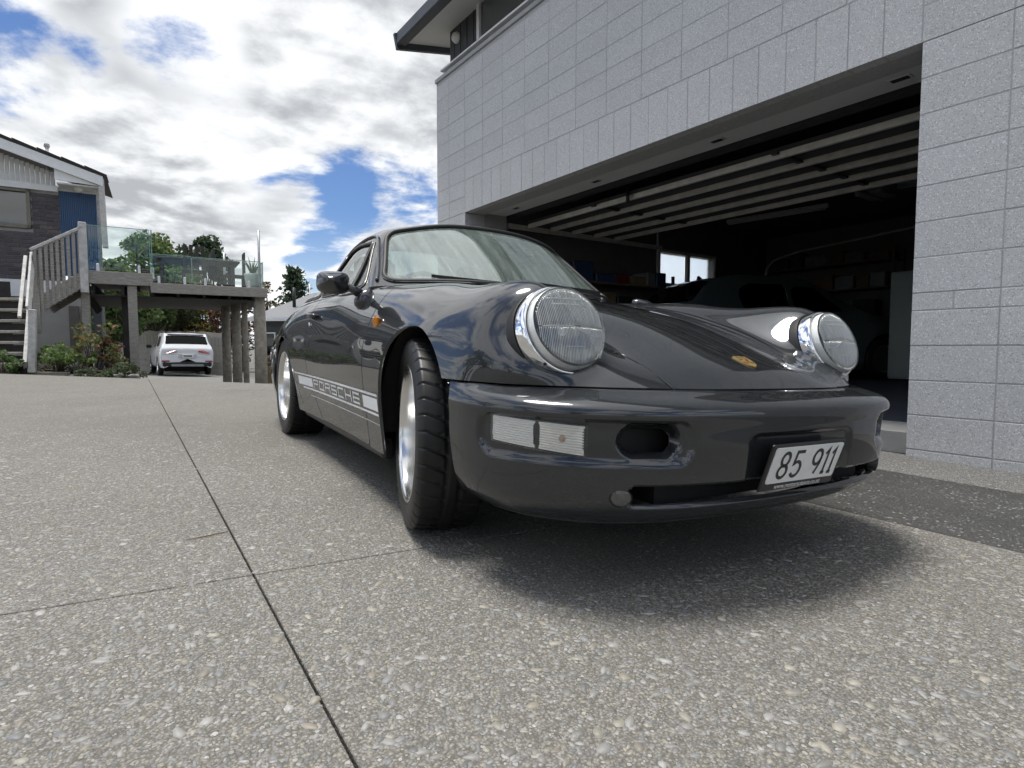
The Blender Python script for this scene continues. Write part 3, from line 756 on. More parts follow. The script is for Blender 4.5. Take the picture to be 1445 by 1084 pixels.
# control net of the lower body: rows front to tail, columns centre line -> hood edge -> fender crest -> side -> sill
NET = [
 [(.806,0,.512),(.798,.20,.512),(.764,.37,.510),(.708,.52,.506),(.655,.60,.503),(.575,.690,.50),(.500,.738,.46),(.450,.765,.40),(.43,.768,.30),(.42,.750,.20)],
 [(.738,0,.562),(.731,.20,.560),(.700,.365,.552),(.672,.49,.552),(.640,.575,.548),(.583,.695,.56),(.480,.752,.545),(.420,.778,.47),(.40,.778,.33),(.39,.757,.20)],
 [(.640,0,.609),(.634,.20,.606),(.606,.375,.592),(.580,.463,.620),(.580,.575,.648),(.522,.690,.648),(.445,.757,.61),(.370,.787,.52),(.35,.787,.36),(.34,.762,.20)],
 [(.470,0,.671),(.465,.20,.667),(.446,.390,.652),(.470,.475,.708),(.505,.575,.772),(.470,.680,.744),(.375,.754,.66),(.280,.793,.56),(.27,.793,.38),(.26,.767,.20)],
 [(.250,0,.738),(.247,.21,.733),(.236,.410,.716),(.240,.490,.762),(.250,.580,.800),(.240,.680,.772),(.215,.761,.69),(.170,.801,.59),(.17,.800,.40),(.17,.775,.20)],
 [(-.02,0,.794),(-.02,.22,.790),(-.02,.430,.776),(-.02,.500,.803),(-.02,.580,.824),(-.02,.675,.798),(-.02,.759,.71),(-.02,.804,.60),(-.02,.802,.41),(-.02,.772,.20)],
 [(-.30,0,.838),(-.30,.23,.834),(-.30,.455,.822),(-.30,.520,.836),(-.30,.590,.845),(-.30,.675,.820),(-.30,.753,.73),(-.30,.799,.60),(-.30,.793,.41),(-.30,.765,.20)],
 [(-.65,0,.868),(-.65,.25,.866),(-.65,.470,.860),(-.65,.560,.863),(-.65,.630,.860),(-.65,.692,.832),(-.65,.754,.74),(-.65,.796,.61),(-.65,.789,.42),(-.65,.755,.20)],
 [(-1.05,0,.868),(-1.05,.25,.866),(-1.05,.470,.864),(-1.05,.590,.864),(-1.05,.660,.862),(-1.05,.707,.842),(-1.05,.758,.75),(-1.05,.794,.61),(-1.05,.786,.42),(-1.05,.752,.20)],
 [(-1.45,0,.868),(-1.45,.25,.866),(-1.45,.470,.864),(-1.45,.600,.864),(-1.45,.670,.862),(-1.45,.717,.842),(-1.45,.767,.75),(-1.45,.799,.61),(-1.45,.788,.42),(-1.45,.755,.20)],
 [(-1.85,0,.866),(-1.85,.25,.864),(-1.85,.470,.862),(-1.85,.600,.860),(-1.85,.672,.855),(-1.85,.727,.834),(-1.85,.786,.745),(-1.85,.819,.61),(-1.85,.806,.42),(-1.85,.77,.20)],
 [(-2.25,0,.858),(-2.25,.25,.856),(-2.25,.470,.850),(-2.25,.590,.845),(-2.25,.662,.838),(-2.25,.725,.812),(-2.25,.796,.73),(-2.25,.829,.61),(-2.25,.822,.42),(-2.25,.79,.20)],
 [(-2.70,0,.83),(-2.70,.25,.826),(-2.70,.450,.815),(-2.70,.560,.803),(-2.70,.630,.790),(-2.70,.690,.763),(-2.70,.760,.68),(-2.70,.795,.57),(-2.70,.790,.40),(-2.70,.77,.20)],
 [(-3.10,0,.72),(-3.10,.25,.716),(-3.10,.420,.705),(-3.10,.510,.695),(-3.10,.570,.683),(-3.10,.635,.660),(-3.10,.710,.60),(-3.10,.757,.50),(-3.10,.752,.35),(-3.10,.72,.20)],
 [(-3.34,0,.53),(-3.33,.25,.53),(-3.31,.400,.525),(-3.29,.480,.52),(-3.27,.530,.515),(-3.24,.58,.505),(-3.20,.635,.475),(-3.17,.675,.42),(-3.17,.675,.32),(-3.17,.65,.20)],
]
P, U, Vv = loft(NET, 181, 91)
BODY = Surf.grid(P, U, Vv, 'centre').flip_if((-1.2, 0, .4))
# greenhouse: windscreen base -> header -> roof -> rear window -> tail, columns centre -> pillar -> belt
GNET = [
 [(-.455,0,.868),(-.500,.30,.868),(-.600,.53,.866),(-.722,.662,.862),(-.765,.684,.856),(-.80,.706,.846)],
 [(-.600,0,.985),(-.640,.28,.982),(-.725,.49,.968),(-.838,.618,.950),(-.872,.656,.915),(-.89,.708,.846)],
 [(-.780,0,1.118),(-.810,.265,1.110),(-.880,.46,1.085),(-.978,.575,1.055),(-1.01,.630,.970),(-1.03,.712,.846)],
 [(-.975,0,1.232),(-.995,.25,1.222),(-1.040,.43,1.188),(-1.115,.534,1.142),(-1.14,.606,1.015),(-1.17,.714,.846)],
 [(-1.10,0,1.256),(-1.11,.25,1.246),(-1.14,.42,1.213),(-1.195,.525,1.162),(-1.21,.592,1.025),(-1.25,.709,.846)],
 [(-1.45,0,1.276),(-1.45,.26,1.264),(-1.46,.42,1.230),(-1.48,.515,1.168),(-1.50,.600,1.025),(-1.52,.716,.846)],
 [(-1.80,0,1.243),(-1.80,.26,1.230),(-1.80,.42,1.188),(-1.81,.512,1.118),(-1.82,.606,.990),(-1.83,.722,.842)],
 [(-2.15,0,1.150),(-2.15,.26,1.134),(-2.15,.41,1.086),(-2.15,.506,1.010),(-2.15,.610,.925),(-2.15,.722,.826)],
 [(-2.50,0,1.010),(-2.50,.25,.992),(-2.50,.40,.948),(-2.50,.500,.892),(-2.50,.600,.840),(-2.50,.700,.772)],
 [(-2.85,0,.850),(-2.85,.24,.834),(-2.85,.38,.800),(-2.85,.480,.760),(-2.85,.570,.720),(-2.85,.660,.665)],
 [(-3.20,0,.66),(-3.20,.23,.65),(-3.20,.36,.63),(-3.20,.45,.60),(-3.20,.52,.57),(-3.20,.60,.52)],
]
P, U, Vv = loft(GNET, 131, 61)
GREEN = Surf.grid(P, U, Vv, 'centre').flip_if((-1.2, 0, .7))

GAP = .0040
def xz(V): return V[:, [0, 2]]
# fields --------------------------------------------------------------
def f_arch(cx, w1, w2, z0, h, e=2.25):
    def fn(V, T):
        dx = V[:, 0]-cx; w = np.where(dx > 0, w1, w2)
        g = (np.abs(dx/w)**e + np.abs(np.maximum(V[:, 2]-z0, 0)/h)**e)**(1/e)
        return np.where((np.abs(V[:, 1]) > .45) , (g-1)*.34, 1.0)
    return fn
ARCH_F = f_arch(.035, .335, .295, .28, .392)
ARCH_R = f_arch(-2.215, .36, .36, .28, .362)
def f_seam(V, T):   # body above the bumper seam
    return np.where(V[:, 0] > .30, V[:, 2]-(.521+.0), 1.0)
HOOD = rpoly([(1.0, .345), (.79, .352), (.60, .375), (.30, .425), (0, .462), (-.30, .49), (-.47, .495), (-.47, -.495), (-.30, -.49), (0, -.462), (.30, -.425), (.60, -.375), (.79, -.352), (1.0, -.345)], [0]*6+[.02, .02]+[0]*6, 3)
def f_hood(V, T): return -np.where(V[:, 2] > .3, sd_poly(V[:, :2], HOOD), 1.0)
COWL = rpoly([(-.44, 0), (-.50, .30), (-.60, .53), (-.70, .65), (-1.1, .672), (-1.5, .682), (-1.9, .68), (-2.3, .668), (-2.72, .60), (-3.0, .42), (-3.0, -.42), (-2.72, -.60), (-2.3, -.668), (-1.9, -.68), (-1.5, -.682), (-1.1, -.672), (-.70, -.65), (-.60, -.53), (-.50, -.30)], 0.01, 2)
def f_cowl(V, T): return np.where(V[:, 2] > .55, sd_poly(V[:, :2], COWL), 1.0)
DOOR = rpoly([(-.445, .98), (-.445, .205), (-1.30, .205), (-1.52, .40), (-1.555, .60), (-1.545, .98)], [0, .03, .12, .1, .1, 0], 6)
def f_door(V, T): return -np.where(np.abs(V[:, 1]) > .6, sd_poly(xz(V), DOOR), 1.0)
side = lambda sg: (lambda V, T: sg*V[:, 1])
neg = lambda fn, g=0.0: (lambda V, T: -fn(V, T)-g)
ofs = lambda fn, g: (lambda V, T: fn(V, T)-g)

B0 = BODY.clip(f_seam).clip(ARCH_F).clip(ARCH_R).clip(lambda V, T: V[:, 2]-.205)
hood = B0.clip(ofs(f_hood, GAP)).clip(ofs(f_cowl, .002))
HOOD_O = hood.obj('hood', PAINT, CAR)
rest = B0.clip(neg(f_hood, GAP)).clip(ofs(f_cowl, .0))
for sg in (-1, 1):
    fen = rest.clip(side(sg)).clip(lambda V, T: V[:, 0]+.445-GAP)
    fo = fen.obj('front_fender', PAINT, CAR)
    if sg < 0: FENDER_R = fo
doors = {}
for sg in (-1, 1):
    d = rest.clip(side(sg)).clip(ofs(f_door, GAP)); doors[sg] = d.obj('door', PAINT, CAR); 
    if sg < 0: DOOR_SURF = d
back = rest.clip(lambda V, T: -.445-GAP-V[:, 0]).clip(neg(f_door, GAP))
SHELL = back.obj('body_shell', PAINT, CAR)

# windows: fields on the greenhouse ---------------------------------------
WS_UV = rpoly([(.20, -2.80), (.20, 2.80), (2.86, 2.66), (2.86, -2.66)], [.55, .55, .5, .5], 10)
def f_ws(V, T): return -np.where(V[:, 0] > -1.6, sd_poly(T*[1, 1], WS_UV), 1.0)
RW_UV = rpoly([(6.2, -2.3), (6.2, 2.3), (8.1, 2.1), (8.1, -2.1)], .5, 8)
def f_rw(V, T): return -np.where(V[:, 0] < -1.6, sd_poly(T, RW_UV), 1.0)
VENTW = rpoly([(-.835, .868), (-1.005, .868), (-1.135, 1.112), (-1.115, 1.112)], .012, 4)
DOORW = rpoly([(-1.022, .868), (-1.60, .868), (-1.66, 1.00), (-1.60, 1.130), (-1.45, 1.142), (-1.152, 1.120)], [.012, .02, .03, .05, .2, .02], 5)
QUARTW = rpoly([(-1.645, .868), (-2.30, .868), (-2.16, .95), (-1.90, 1.065), (-1.76, 1.115), (-1.68, 1.115), (-1.715, 1.00)], [.02, .03, .2, .2, .03, .03, .05], 5)
def f_sw(poly):
    def fn(V, T): return -np.where((np.abs(T[:, 1]) > 2.95) & (np.abs(V[:, 1]) > .45), sd_poly(xz(V), poly), 1.0)
    return fn
G0 = GREEN.clip(lambda V, T: np.where(V[:, 0] < -2.0, 1.0, V[:, 2]-.835))
ws = GREEN.clip(f_ws)
WS_O = ws.obj('windscreen', WSGLASS, CAR, flange=0, offset=-.004)
shell2 = G0.clip(neg(f_ws)).clip(neg(f_rw))
for poly in (VENTW, DOORW, QUARTW): shell2 = shell2.clip(neg(f_sw(poly)))
ROOF_O = shell2.obj('roof_and_pillars', PAINT, CAR, flange=.014)
GREEN.clip(f_rw).obj('rear_window', SIDEGLASS, CAR, flange=0, offset=-.004)
def loop_tube(surf, r, off=0.0, n=8, step=1):
    mb = MB()
    for L in surf.loops():
        if len(L) < 8: continue
        pts = [Vector(surf.V[i]+surf.N[i]*off) for i in L]
        q = [pts[0]]
        for p in pts[1:]:
            if (p-q[-1]).length > .006: q.append(p)
        if (q[0]-q[-1]).length < .004: q.pop()
        # light smoothing against the stair of the clip
        for _ in range(2): q = [(q[i-1]+q[i]*2+q[(i+1) % len(q)])/4 for i in range(len(q))]
        mb.tube(q, r, n, closed=True)
    return mb
loop_tube(ws, .0115, .002).build('windscreen_seal', RUBBER, WS_O)
wst = GREEN.clip(ofs(f_ws, -.045))
loop_tube(wst, .0042, .0045).build('windscreen_trim', TRIM, WS_O)
for sg in (-1, 1):
    for nm, poly in (('vent_window', VENTW), ('door_window', DOORW), ('quarter_window', QUARTW)):
        g = GREEN.clip(side(sg)).clip(f_sw(poly))
        go = g.obj(nm, SIDEGLASS, CAR, flange=0, offset=-.005)
        loop_tube(g, .0065, .001).build('window_seal', RUBBER, go)
        loop_tube(GREEN.clip(side(sg)).clip(ofs(f_sw(poly), -.009)), .0032, .003).build('window_trim', TRIM, go)
# drip rail along the roof side
for sg in (-1, 1):
    k = [i for i in range(len(GREEN.V)) if abs(GREEN.T[i, 1]-sg*3.0) < 1e-6 and .25 <= GREEN.T[i, 0] <= 7.6]
    k.sort(key=lambda i: GREEN.T[i, 0])
    MB().tube([Vector(GREEN.V[i]+GREEN.N[i]*.004) for i in k], .008, 8).build('drip_rail', PAINT, CAR)

# ------------------------------------------------------------------ bumper
PX = np.array([(.893, 0), (.883, .25), (.851, .44), (.790, .580), (.718, .672), (.632, .740), (.545, .778), (.462, .796), (.385, .801)])
SEAMP = np.array([(.803, 0), (.795, .20), (.758, .365), (.690, .545), (.630, .63), (.560, .700), (.500, .735), (.430, .765), (.350, .782)])
def plan_off(d):
    t = np.gradient(PX, axis=0); n = np.stack([t[:, 1], -t[:, 0]], 1); n /= np.linalg.norm(n, axis=1, keepdims=True)
    n[0] = (1, 0)
    return PX - n*d
mixp = lambda a: SEAMP*(1-a)+plan_off(0)*a
rows = [[(p[0], p[1], z) for p in pl] for pl, z in (
    (mixp(-.10), .500), (mixp(0), .5165), (mixp(.30), .510), (mixp(.62), .499), (mixp(.95), .481), (plan_off(-.001), .463), (plan_off(.002), .435),
    (plan_off(.003), .40), (plan_off(.009), .345), (plan_off(.020), .285), (plan_off(.040), .235), (plan_off(.080), .199), (plan_off(.140), .180), (plan_off(.21), .178))]
P, U, Vv = loft(rows, 121, 151)
PL = P.copy(); PR = P[:, ::-1].copy(); PR[..., 1] *= -1
P = np.concatenate([PR[:, :-1], PL], 1); vv = np.concatenate([-Vv[::-1][:-1], Vv])
PXS = np.concatenate([[0], np.cumsum(np.linalg.norm(np.diff(PX, axis=0), axis=1))])
_qs = np.linspace(0, PXS[-1], 400); PXF = spl(PXS, PX, _qs)
def plan_s(V):
    Q = np.stack([V[:, 0], np.abs(V[:, 1])], 1)
    d = ((Q[:, None, :]-PXF[None])**2).sum(2); return _qs[d.argmin(1)]
def srect(s, z, s0, s1, z0, z1, r):
    cx, cz, hx, hz = (s0+s1)/2, (z0+z1)/2, (s1-s0)/2-r, (z1-z0)/2-r
    qx = np.abs(s-cx)-hx; qz = np.abs(z-cz)-hz
    return np.hypot(np.maximum(qx, 0), np.maximum(qz, 0))+np.minimum(np.maximum(qx, qz), 0)-r
def sstep(a, b, x):
    t = np.clip((x-a)/(b-a), 0, 1); return t*t*(3-2*t)
nu, nv = P.shape[:2]
S_ = plan_s(P.reshape(-1, 3)).reshape(nu, nv); Z_ = P[..., 2]
du = np.gradient(P, axis=0); dv = np.gradient(P, axis=1); Nn = np.cross(du, dv); Nn /= np.linalg.norm(Nn, axis=2, keepdims=True)
if ((P-np.array([.3, 0, .35]))*Nn).sum() < 0: Nn = -Nn
face = (Z_ < .48) & (U[:, None] > 3.5)
zt = Z_ + .06*np.maximum(S_-.62, 0)*0        # recess edges run level
rec = srect(S_, zt, .388, .940, .350, .450, .042)
dep = np.where(face, .013*sstep(.008, -.010, rec), 0)
duct = srect(S_, zt, .420, .572, .368, .436, .033)
dep += np.where(face, .040*sstep(.010, -.012, duct), 0)
slot = srect(S_*np.sign(P[..., 1]), Z_, -.545, .545, .246, .292, .020)
dep += np.where(face & (U[:, None] > 7), .05*sstep(.004, -.006, slot), 0)
platr = srect(P[..., 1], Z_, -.205, .205, .262, .415, .02)
dep += np.where(face & (np.abs(P[..., 1]) < .4), .006*sstep(.006, -.006, platr), 0)
P = P - Nn*dep[..., None]
BUMP = Surf.grid(P, U, vv, mirror=None).flip_if((.3, 0, .35))
BS = plan_s(BUMP.V)
BUMPC = BUMP.clip(lambda V, T: ARCH_F(V, T)-.03*np.clip((.46-V[:, 2])/.2, 0, 1)*.34)
# duct throat and lower slot are open: cut the floor of the pockets away
def f_duct(V, T): return srect(plan_s(V), V[:, 2], .431, .561, .375, .429, .0265)
def f_slot(V, T): return np.where(T[:, 0] > 6, srect(V[:, 1]*0+plan_s(V)*np.sign(V[:, 1]), V[:, 2], -.540, .540, .250, .289, .018), 1.0)
BUMPC = BUMPC.clip(f_duct).clip(f_slot)
BUMP_O = BUMPC.obj('front_bumper', PAINT, CAR, flange=.010)
def bump_pt(s, z, sg, off=0.0):
    """point on the undented bumper face at running length s and height z"""
    p = np.array([np.interp(s, _qs, PXF[:, 0]), np.interp(s, _qs, PXF[:, 1])]); p2 = np.array([np.interp(s+.004, _qs, PXF[:, 0]), np.interp(s+.004, _qs, PXF[:, 1])]); t = (p2-p)/np.linalg.norm(p2-p); n = np.array([t[1], -t[0]])
    back = float(np.interp(z, [.178, .18, .199, .235, .285, .345, .40, .44, .466], [.21, .14, .08, .040, .020, .009, .003, .002, .0]))
    q = p-n*(back-off)
    return Vector((q[0], sg*q[1], z)), Vector((n[0], sg*n[1], 0))
# dark backing behind duct and slot
bk = MB()
for sg in (-1, 1):
    bk.box((.71, sg*.455, .405), (.10, .19, .10))
bk.box((.70, 0, .275), (.16, .86, .07))
bk.build('intake_backing', DARK, BUMP_O)
# black lip under the bumper
lip = BUMP.clip(lambda V, T: T[:, 0]-11.6).clip(lambda V, T: ARCH_F(V, T)-.01)
lip.obj('chin_lip', BLACKPL, BUMP_O, flange=.004, offset=.003)
# indicator clusters
def patch(s0, s1, z0, z1, sg, off, ns, nz, rib=0.0, ribn=0, zt=0.0, slope=(0, 0)):
    mb = MB(); vs = []; fs = []
    for i in range(ns+1):
        s = s0+(s1-s0)*i/ns; a = i/ns
        for j in range(nz+1):
            b = j/nz
            z = (z0+slope[0]*a)+((z1+slope[1]*a)-(z0+slope[0]*a))*b
            e = rib*math.sin(b*math.pi*2*ribn) if rib else 0
            edge = min(i, ns-i, j, nz-j)
            p, n = bump_pt(s, z, sg, off-.006 if edge == 0 else off+e*min(1.0, edge/2)); vs.append(p)
    for i in range(ns):
        for j in range(nz):
            q = i*(nz+1)+j; f = (q, q+nz+1, q+nz+2, q+1)
            fs.append(f if sg > 0 else f[::-1])
    return mb.add(vs, fs, 0, True)
for sg in (-1, 1):
    ind = patch(.648, .908, .361, .440, sg, -.0035, 24, 60, .0011, 13, slope=(.022, .012)).build('indicator_lamp', CLEARLENS, BUMP_O)
    patch(.644, .912, .356, .445, sg, -.0105, 16, 4, slope=(.022, .012)).build('lamp_seal', RUBBER, ind)
    patch(.652, .7715, .365, .435, sg, -.0085, 10, 66, .0015, 11, slope=(.011, .006)).build('lamp_reflector', LAMPREF, ind)
    patch(.7725, .904, .376, .441, sg, -.0080, 10, 66, .0013, 11, slope=(.010, .006)).build('parking_reflector', DIFFUSER, ind)
    p, n = bump_pt(.708, .405, sg, -.0075)
    MB().lathe([(0, .0012), (.006, .0008), (.0085, 0), (.0085, -.01)], 14, Matrix.Translation(p) @ n.to_track_quat('Z', 'Y').to_matrix().to_4x4()).build('bulb', simple('amber_bulb', (.62, .44, .34), .4, var=.3, scale=90), ind)
    # small round fog lamp at the end of the slot
    p, n = bump_pt(.562, .270, sg, -.001)
    Mf = Matrix.Translation(p) @ (n+Vector((0, 0, -.15))).to_track_quat('Z', 'Y').to_matrix().to_4x4() @ Matrix.Scale(1.15, 4, (1, 0, 0))
    fl = MB().lathe([(.024, -.02), (.024, .003), (.0215, .006)], 28, Mf).build('fog_lamp', BLACKPL, BUMP_O)
    MB().lathe([(.0215, .004), (.016, .007), (.008, .0085), (0, .009)], 28, Mf).build('fog_lens', FOGLENS, fl)
    MB().lathe([(.024, .003), (.016, -.008), (.006, -.012), (0, -.012)], 28, Mf).build('fog_reflector', REFLECTOR, fl)

# ------------------------------------------------------------------ number plate
def text_mesh(txt, size, mat, parent, name, M, sx=1.0, extr=.0006, bold=0.0, space=1.0):
    cu = bpy.data.curves.new(name, 'FONT'); cu.body = txt; cu.size = size; cu.extrude = extr; cu.offset = bold; cu.align_x = 'CENTER'; cu.align_y = 'CENTER'; cu.space_character = space
    cu.resolution_u = 6
    t = bpy.data.objects.new(name, cu); COL.objects.link(t)
    dg = bpy.context.evaluated_depsgraph_get(); me = bpy.data.meshes.new_from_object(t.evaluated_get(dg)); bpy.data.objects.remove(t)
    me.materials.clear(); me.materials.append(mat)
    me.transform(M @ Matrix.Diagonal((sx, 1, 1, 1)))
    o = bpy.data.objects.new(name, me); return link(o, parent)
pc = Vector((.9035, -.026, .336)); pz = Vector((.9525, 0, -.3046)).normalized(); py_ = Vector((.3046, 0, .9525)).normalized(); px_ = py_.cross(pz)
PM = Matrix((px_, py_, pz)).transposed().to_4x4(); PM.translation = pc
plate = MB().box((0, -.006, -.004), (.306, .132, .008), bev=.004).build('number_plate_surround', PLATEB, BUMP_O); plate.data.transform(PM)
def T3(x, y, z): return Matrix.Translation((x, y, z))
wp = MB().prism(rpoly([(-.141, -.048), (.141, -.048), (.141, .052), (-.141, .052)], .008, 4), .0, .0025, PM).build('number_plate', PLATEW, plate)
def strokes(polys, w, h, th, M, mb):
    """stroke font: polylines in unit cell drawn as flat ribbons with mitred joints"""
    for pl in polys:
        pts = [Vector((x*w, y*h)) for x, y in pl]; n = len(pts); L = []; Rr = []
        for i in range(n):
            a = pts[max(i-1, 0)]; b = pts[min(i+1, n-1)]
            if 0 < i < n-1:
                d1 = (pts[i]-pts[i-1]).normalized(); d2 = (pts[i+1]-pts[i]).normalized(); t = (d1+d2)
                t = t.normalized() if t.length > 1e-6 else d1; k = th/2/max(.45, t.dot(d1))
            else: t = (b-a).normalized(); k = th/2
            nn = Vector((-t.y, t.x))*k; L.append(pts[i]+nn); Rr.append(pts[i]-nn)
        vs = [M @ Vector((p.x, p.y, 0)) for p in L]+[M @ Vector((p.x, p.y, 0)) for p in Rr]
        mb.add(vs, [(n+i, n+i+1, i+1, i) for i in range(n-1)])
def arc(cx, cy, rx, ry, a0, a1, n=12): return [(cx+rx*math.cos(R_(a0+(a1-a0)*i/n)), cy+ry*math.sin(R_(a0+(a1-a0)*i/n))) for i in range(n+1)]
DIG = {'8': [arc(.5, .74, .40, .26, 0, 360, 22), arc(.5, .25, .46, .25, 0, 360, 22)],
       '5': [[(.95, 1), (.14, 1), (.10, .52)]+arc(.46, .30, .48, .30, 130, -150, 18)],
       '9': [arc(.5, .70, .44, .30, 0, 360, 22), [(.94, .70), (.90, .42), (.62, 0)]],
       '1': [[(.22, .80), (.52, 1.0), (.52, 0)], [(.30, .0), (.74, .0)]]}
for ch, x0 in (('8', -.110), ('5', -.056), ('9', .024), ('1', .066), ('1', .095)):
    chars = MB(); strokes(DIG[ch], .037, .070, .0094, PM @ T3(x0, -.033, .0031), chars); chars.build('plate_character', PLATEB, wp)
text_mesh('www.motorscience.co.nz', .0205, PLATEG, plate, 'surround_lettering', PM @ T3(.0, -.0602, .0006), .92, .0003)

# ------------------------------------------------------------------ headlights
HN = Vector((.925, 0, .38)).normalized()
def hl_matrix(sg):
    n = (HN+Vector((0, .012*sg, 0))).normalized(); up = Vector((0, 0, 1)); x = up.cross(n).normalized(); y = n.cross(x)
    M = Matrix((x, y, n)).transposed().to_4x4(); M.translation = Vector((.568, sg*.575, .652)); return M @ Matrix.Diagonal((1.03, 1.03, 1.0, 1.0))
for sg in (-1, 1):
    M = hl_matrix(sg)
    H = bpy.data.objects.new('headlight', None); H.empty_display_size = .05; link(H, CAR)
    def part(mb, nm, mat):
        return mb.build(nm, mat, H)
    part(MB().lathe([(.114, -.060), (.1200, -.030), (.1222, -.019), (.1228, -.009), (.1224, .001), (.1208, .012), (.1184, .0205), (.1155, .0245), (.1130, .0252), (.1114, .024), (.1105, .014)], 96, M), 'headlight_ring', CHROME)
    part(MB().lathe([(.1275, -.05), (.1265, -.020), (.1245, -.016), (.123, -.02)], 96, M), 'ring_gasket', RUBBER)
    # fluted glass: side wall, rounded edge, gently domed ribbed face
    mb = MB(); vs = []; fs = []; NA, NR = 120, 30
    prof = [(.1108, .016), (.1102, .030), (.1085, .042), (.1055, .049), (.1020, .0515)]
    rr = [(.1020*(1-k/NR), None) for k in range(1, NR+1)]
    allp = prof+rr
    for a in range(NA):
        an = 2*math.pi*a/NA; c, s = math.cos(an), math.sin(an)
        for r, h in allp:
            x, y = r*c, r*s
            if h is None:
                h = .0515+.013*(1-(r/.102)**2)
            vs.append(M @ Vector((x, y, h)))
    n0 = len(allp)
    for a in range(NA):
        b = (a+1) % NA
        for i in range(n0-1): fs.append((a*n0+i, b*n0+i, b*n0+i+1, a*n0+i+1))
    mb.add(vs, fs, 0, True); part(mb, 'headlight_lens', None or LENS_THIN)
    # prism flutes moulded on the inside of the glass: upright ribs and a few optic blocks
    ribs = MB()
    for k in range(-22, 23):
        x = k*.0044
        if abs(x) > .096: continue
        ym = math.sqrt(.0985**2-x*x)
        for y0, y1 in ((-ym, -.008), (-.004, ym)):
            pts = []
            for q in range(9):
                y = y0+(y1-y0)*q/8; pts.append(M @ Vector((x, y, .0488+.013*(1-(x*x+y*y)/.096**2))))
            if (pts[0]-pts[-1]).length > .012: ribs.tube(pts, .0013 if (k % 5) else .0018, 5)
    part(ribs, 'lens_flutes', FLUTE)
    bars = MB()
    for (xa, ya, xb, yb, t) in ((-.085, -.006, -.004, -.006, .0016), (-.004, -.006, .045, -.030, .0016), (-.05, .052, .05, .052, .0018), (-.062, .068, .058, .068, .0018), (-.03, -.058, .03, -.058, .0016), (.05, -.03, .085, -.03, .0012)):
        pts = []
        for q in range(7):
            x = (xa+(xb-xa)*q/6)*sg*-1; y = ya+(yb-ya)*q/6; pts.append(M @ Vector((x, y, .0492+.013*(1-(x*x+y*y)/.096**2))))
        bars.tube(pts, t, 5)
    part(bars, 'lens_optic_lines', FLUTE)
    part(MB().lathe([(.1035, .0455), (.1065, .034), (.1072, .018), (.104, .008), (.092, -.010), (.066, -.034), (.040, -.050), (.022, -.056), (.0, -.057)], 64, M), 'headlight_reflector', REFLECTOR)
    bs = MB().lathe([(0, .018), (.010, .016), (.0135, .006), (.0135, -.03), (.011, -.055)], 24, M)
    part(bs, 'bulb_shield', CHROME)
    sc = M @ Vector((.071*-sg*0+.074*(1 if sg < 0 else 1)*-1, -.088, .0205))
    part(MB().lathe([(0, .003), (.0045, .0028), (.0052, 0), (.0052, -.006)], 14, Matrix.Translation(sc) @ M.to_3x3().to_4x4()), 'ring_screw', SPOKE)
# ------------------------------------------------------------------ wheels
def tyre_mesh(hw, name):
    R = .317; prof = []
    k = 21
    side_ = [(.222, .90), (.228, .965), (.245, 1.0), (.268, 1.02), (.288, 1.0), (.302, .955), (.3095, .90)]
    hs = np.linspace(.86, -.86, 27)
    n = 720; vs = []; fs = []
    pro = [(r, h*hw, 0) for r, h in side_]+[(R-.004*abs(h)**3, h*hw, 1) for h in hs]+[(r, -h*hw, 0) for r, h in side_[::-1]]
    for a in range(n):
        th = a/n
        for r, h, tr in pro:
            if tr or abs(h) > hw*.88 and r > .30:
                u = h/hw
                g = 0.0
                if abs(abs(u)-.18) < .035 or abs(abs(u)-.02) < .02 and False: g = .006
                ph = (th*40 + .55*math.sin(min(1, max(0, (abs(u)-.22)/.78))*math.pi*.5)*(1 if u > 0 else -1)) % 1
                if abs(u) > .22 and abs(ph-.5) < .055: g = .0055
                ph2 = (th*40 + .5 + 2.2*u) % 1
                if abs(u) < .42 and abs(u) > .2 and abs(ph2-.5) < .05: g = .0055
                r = r-g
            an = 2*math.pi*th; vs.append((r*math.cos(an), h, r*math.sin(an)))
    P_ = len(pro)
    for a in range(n):
        b = (a+1) % n
        for i in range(P_-1): fs.append((a*P_+i, a*P_+i+1, b*P_+i+1, b*P_+i))
    mb = MB(); mb.add(vs, fs, 0, True); me = mb.mesh(name, TYRE)
    return me
TM = {'f': tyre_mesh(.106, 'tyre'), 'r': tyre_mesh(.118, 'tyre')}
def rim_mesh(hw):
    mb = MB()
    mb.lathe([(.2215, -hw*.93), (.2275, -hw*.95), (.2290, -hw*.985), (.2265, -hw*1.0), (.2195, -hw*.985), (.2150, -hw*.95), (.2115, -hw*.88), (.2080, -hw*.70), (.2050, -hw*.30), (.2030, hw*.05), (.198, hw*.12), (.186, hw*.14), (.186, hw*.20), (.215, hw*.9), (.224, hw*.93)], 96, axis='y')
    return mb.mesh('rim', RIM)
RMESH = {'f': rim_mesh(.104), 'r': rim_mesh(.116)}
def centre_mesh(hw):
    mb = MB(); h0 = hw*.14
    mb.lathe([(.0, h0-.022), (.028, h0-.022), (.034, h0-.012), (.060, h0-.006), (.066, h0+.01)], 40, axis='y')
    for k in range(5):
        a = 2*math.pi*k/5+.3
        poly = [(.045, -.030), (.10, -.026), (.15, -.034), (.190, -.052), (.193, 0), (.190, .052), (.15, .034), (.10, .026), (.045, .030)]
        M = Matrix.Rotation(-a, 4, 'Y') @ Matrix.Rotation(R_(90), 4, 'X')
        mb.prism(poly, -h0-.004, -h0+.012, M)
    return mb.mesh('wheel_centre', SPOKE)
CMESH = {'f': centre_mesh(.104), 'r': centre_mesh(.116)}
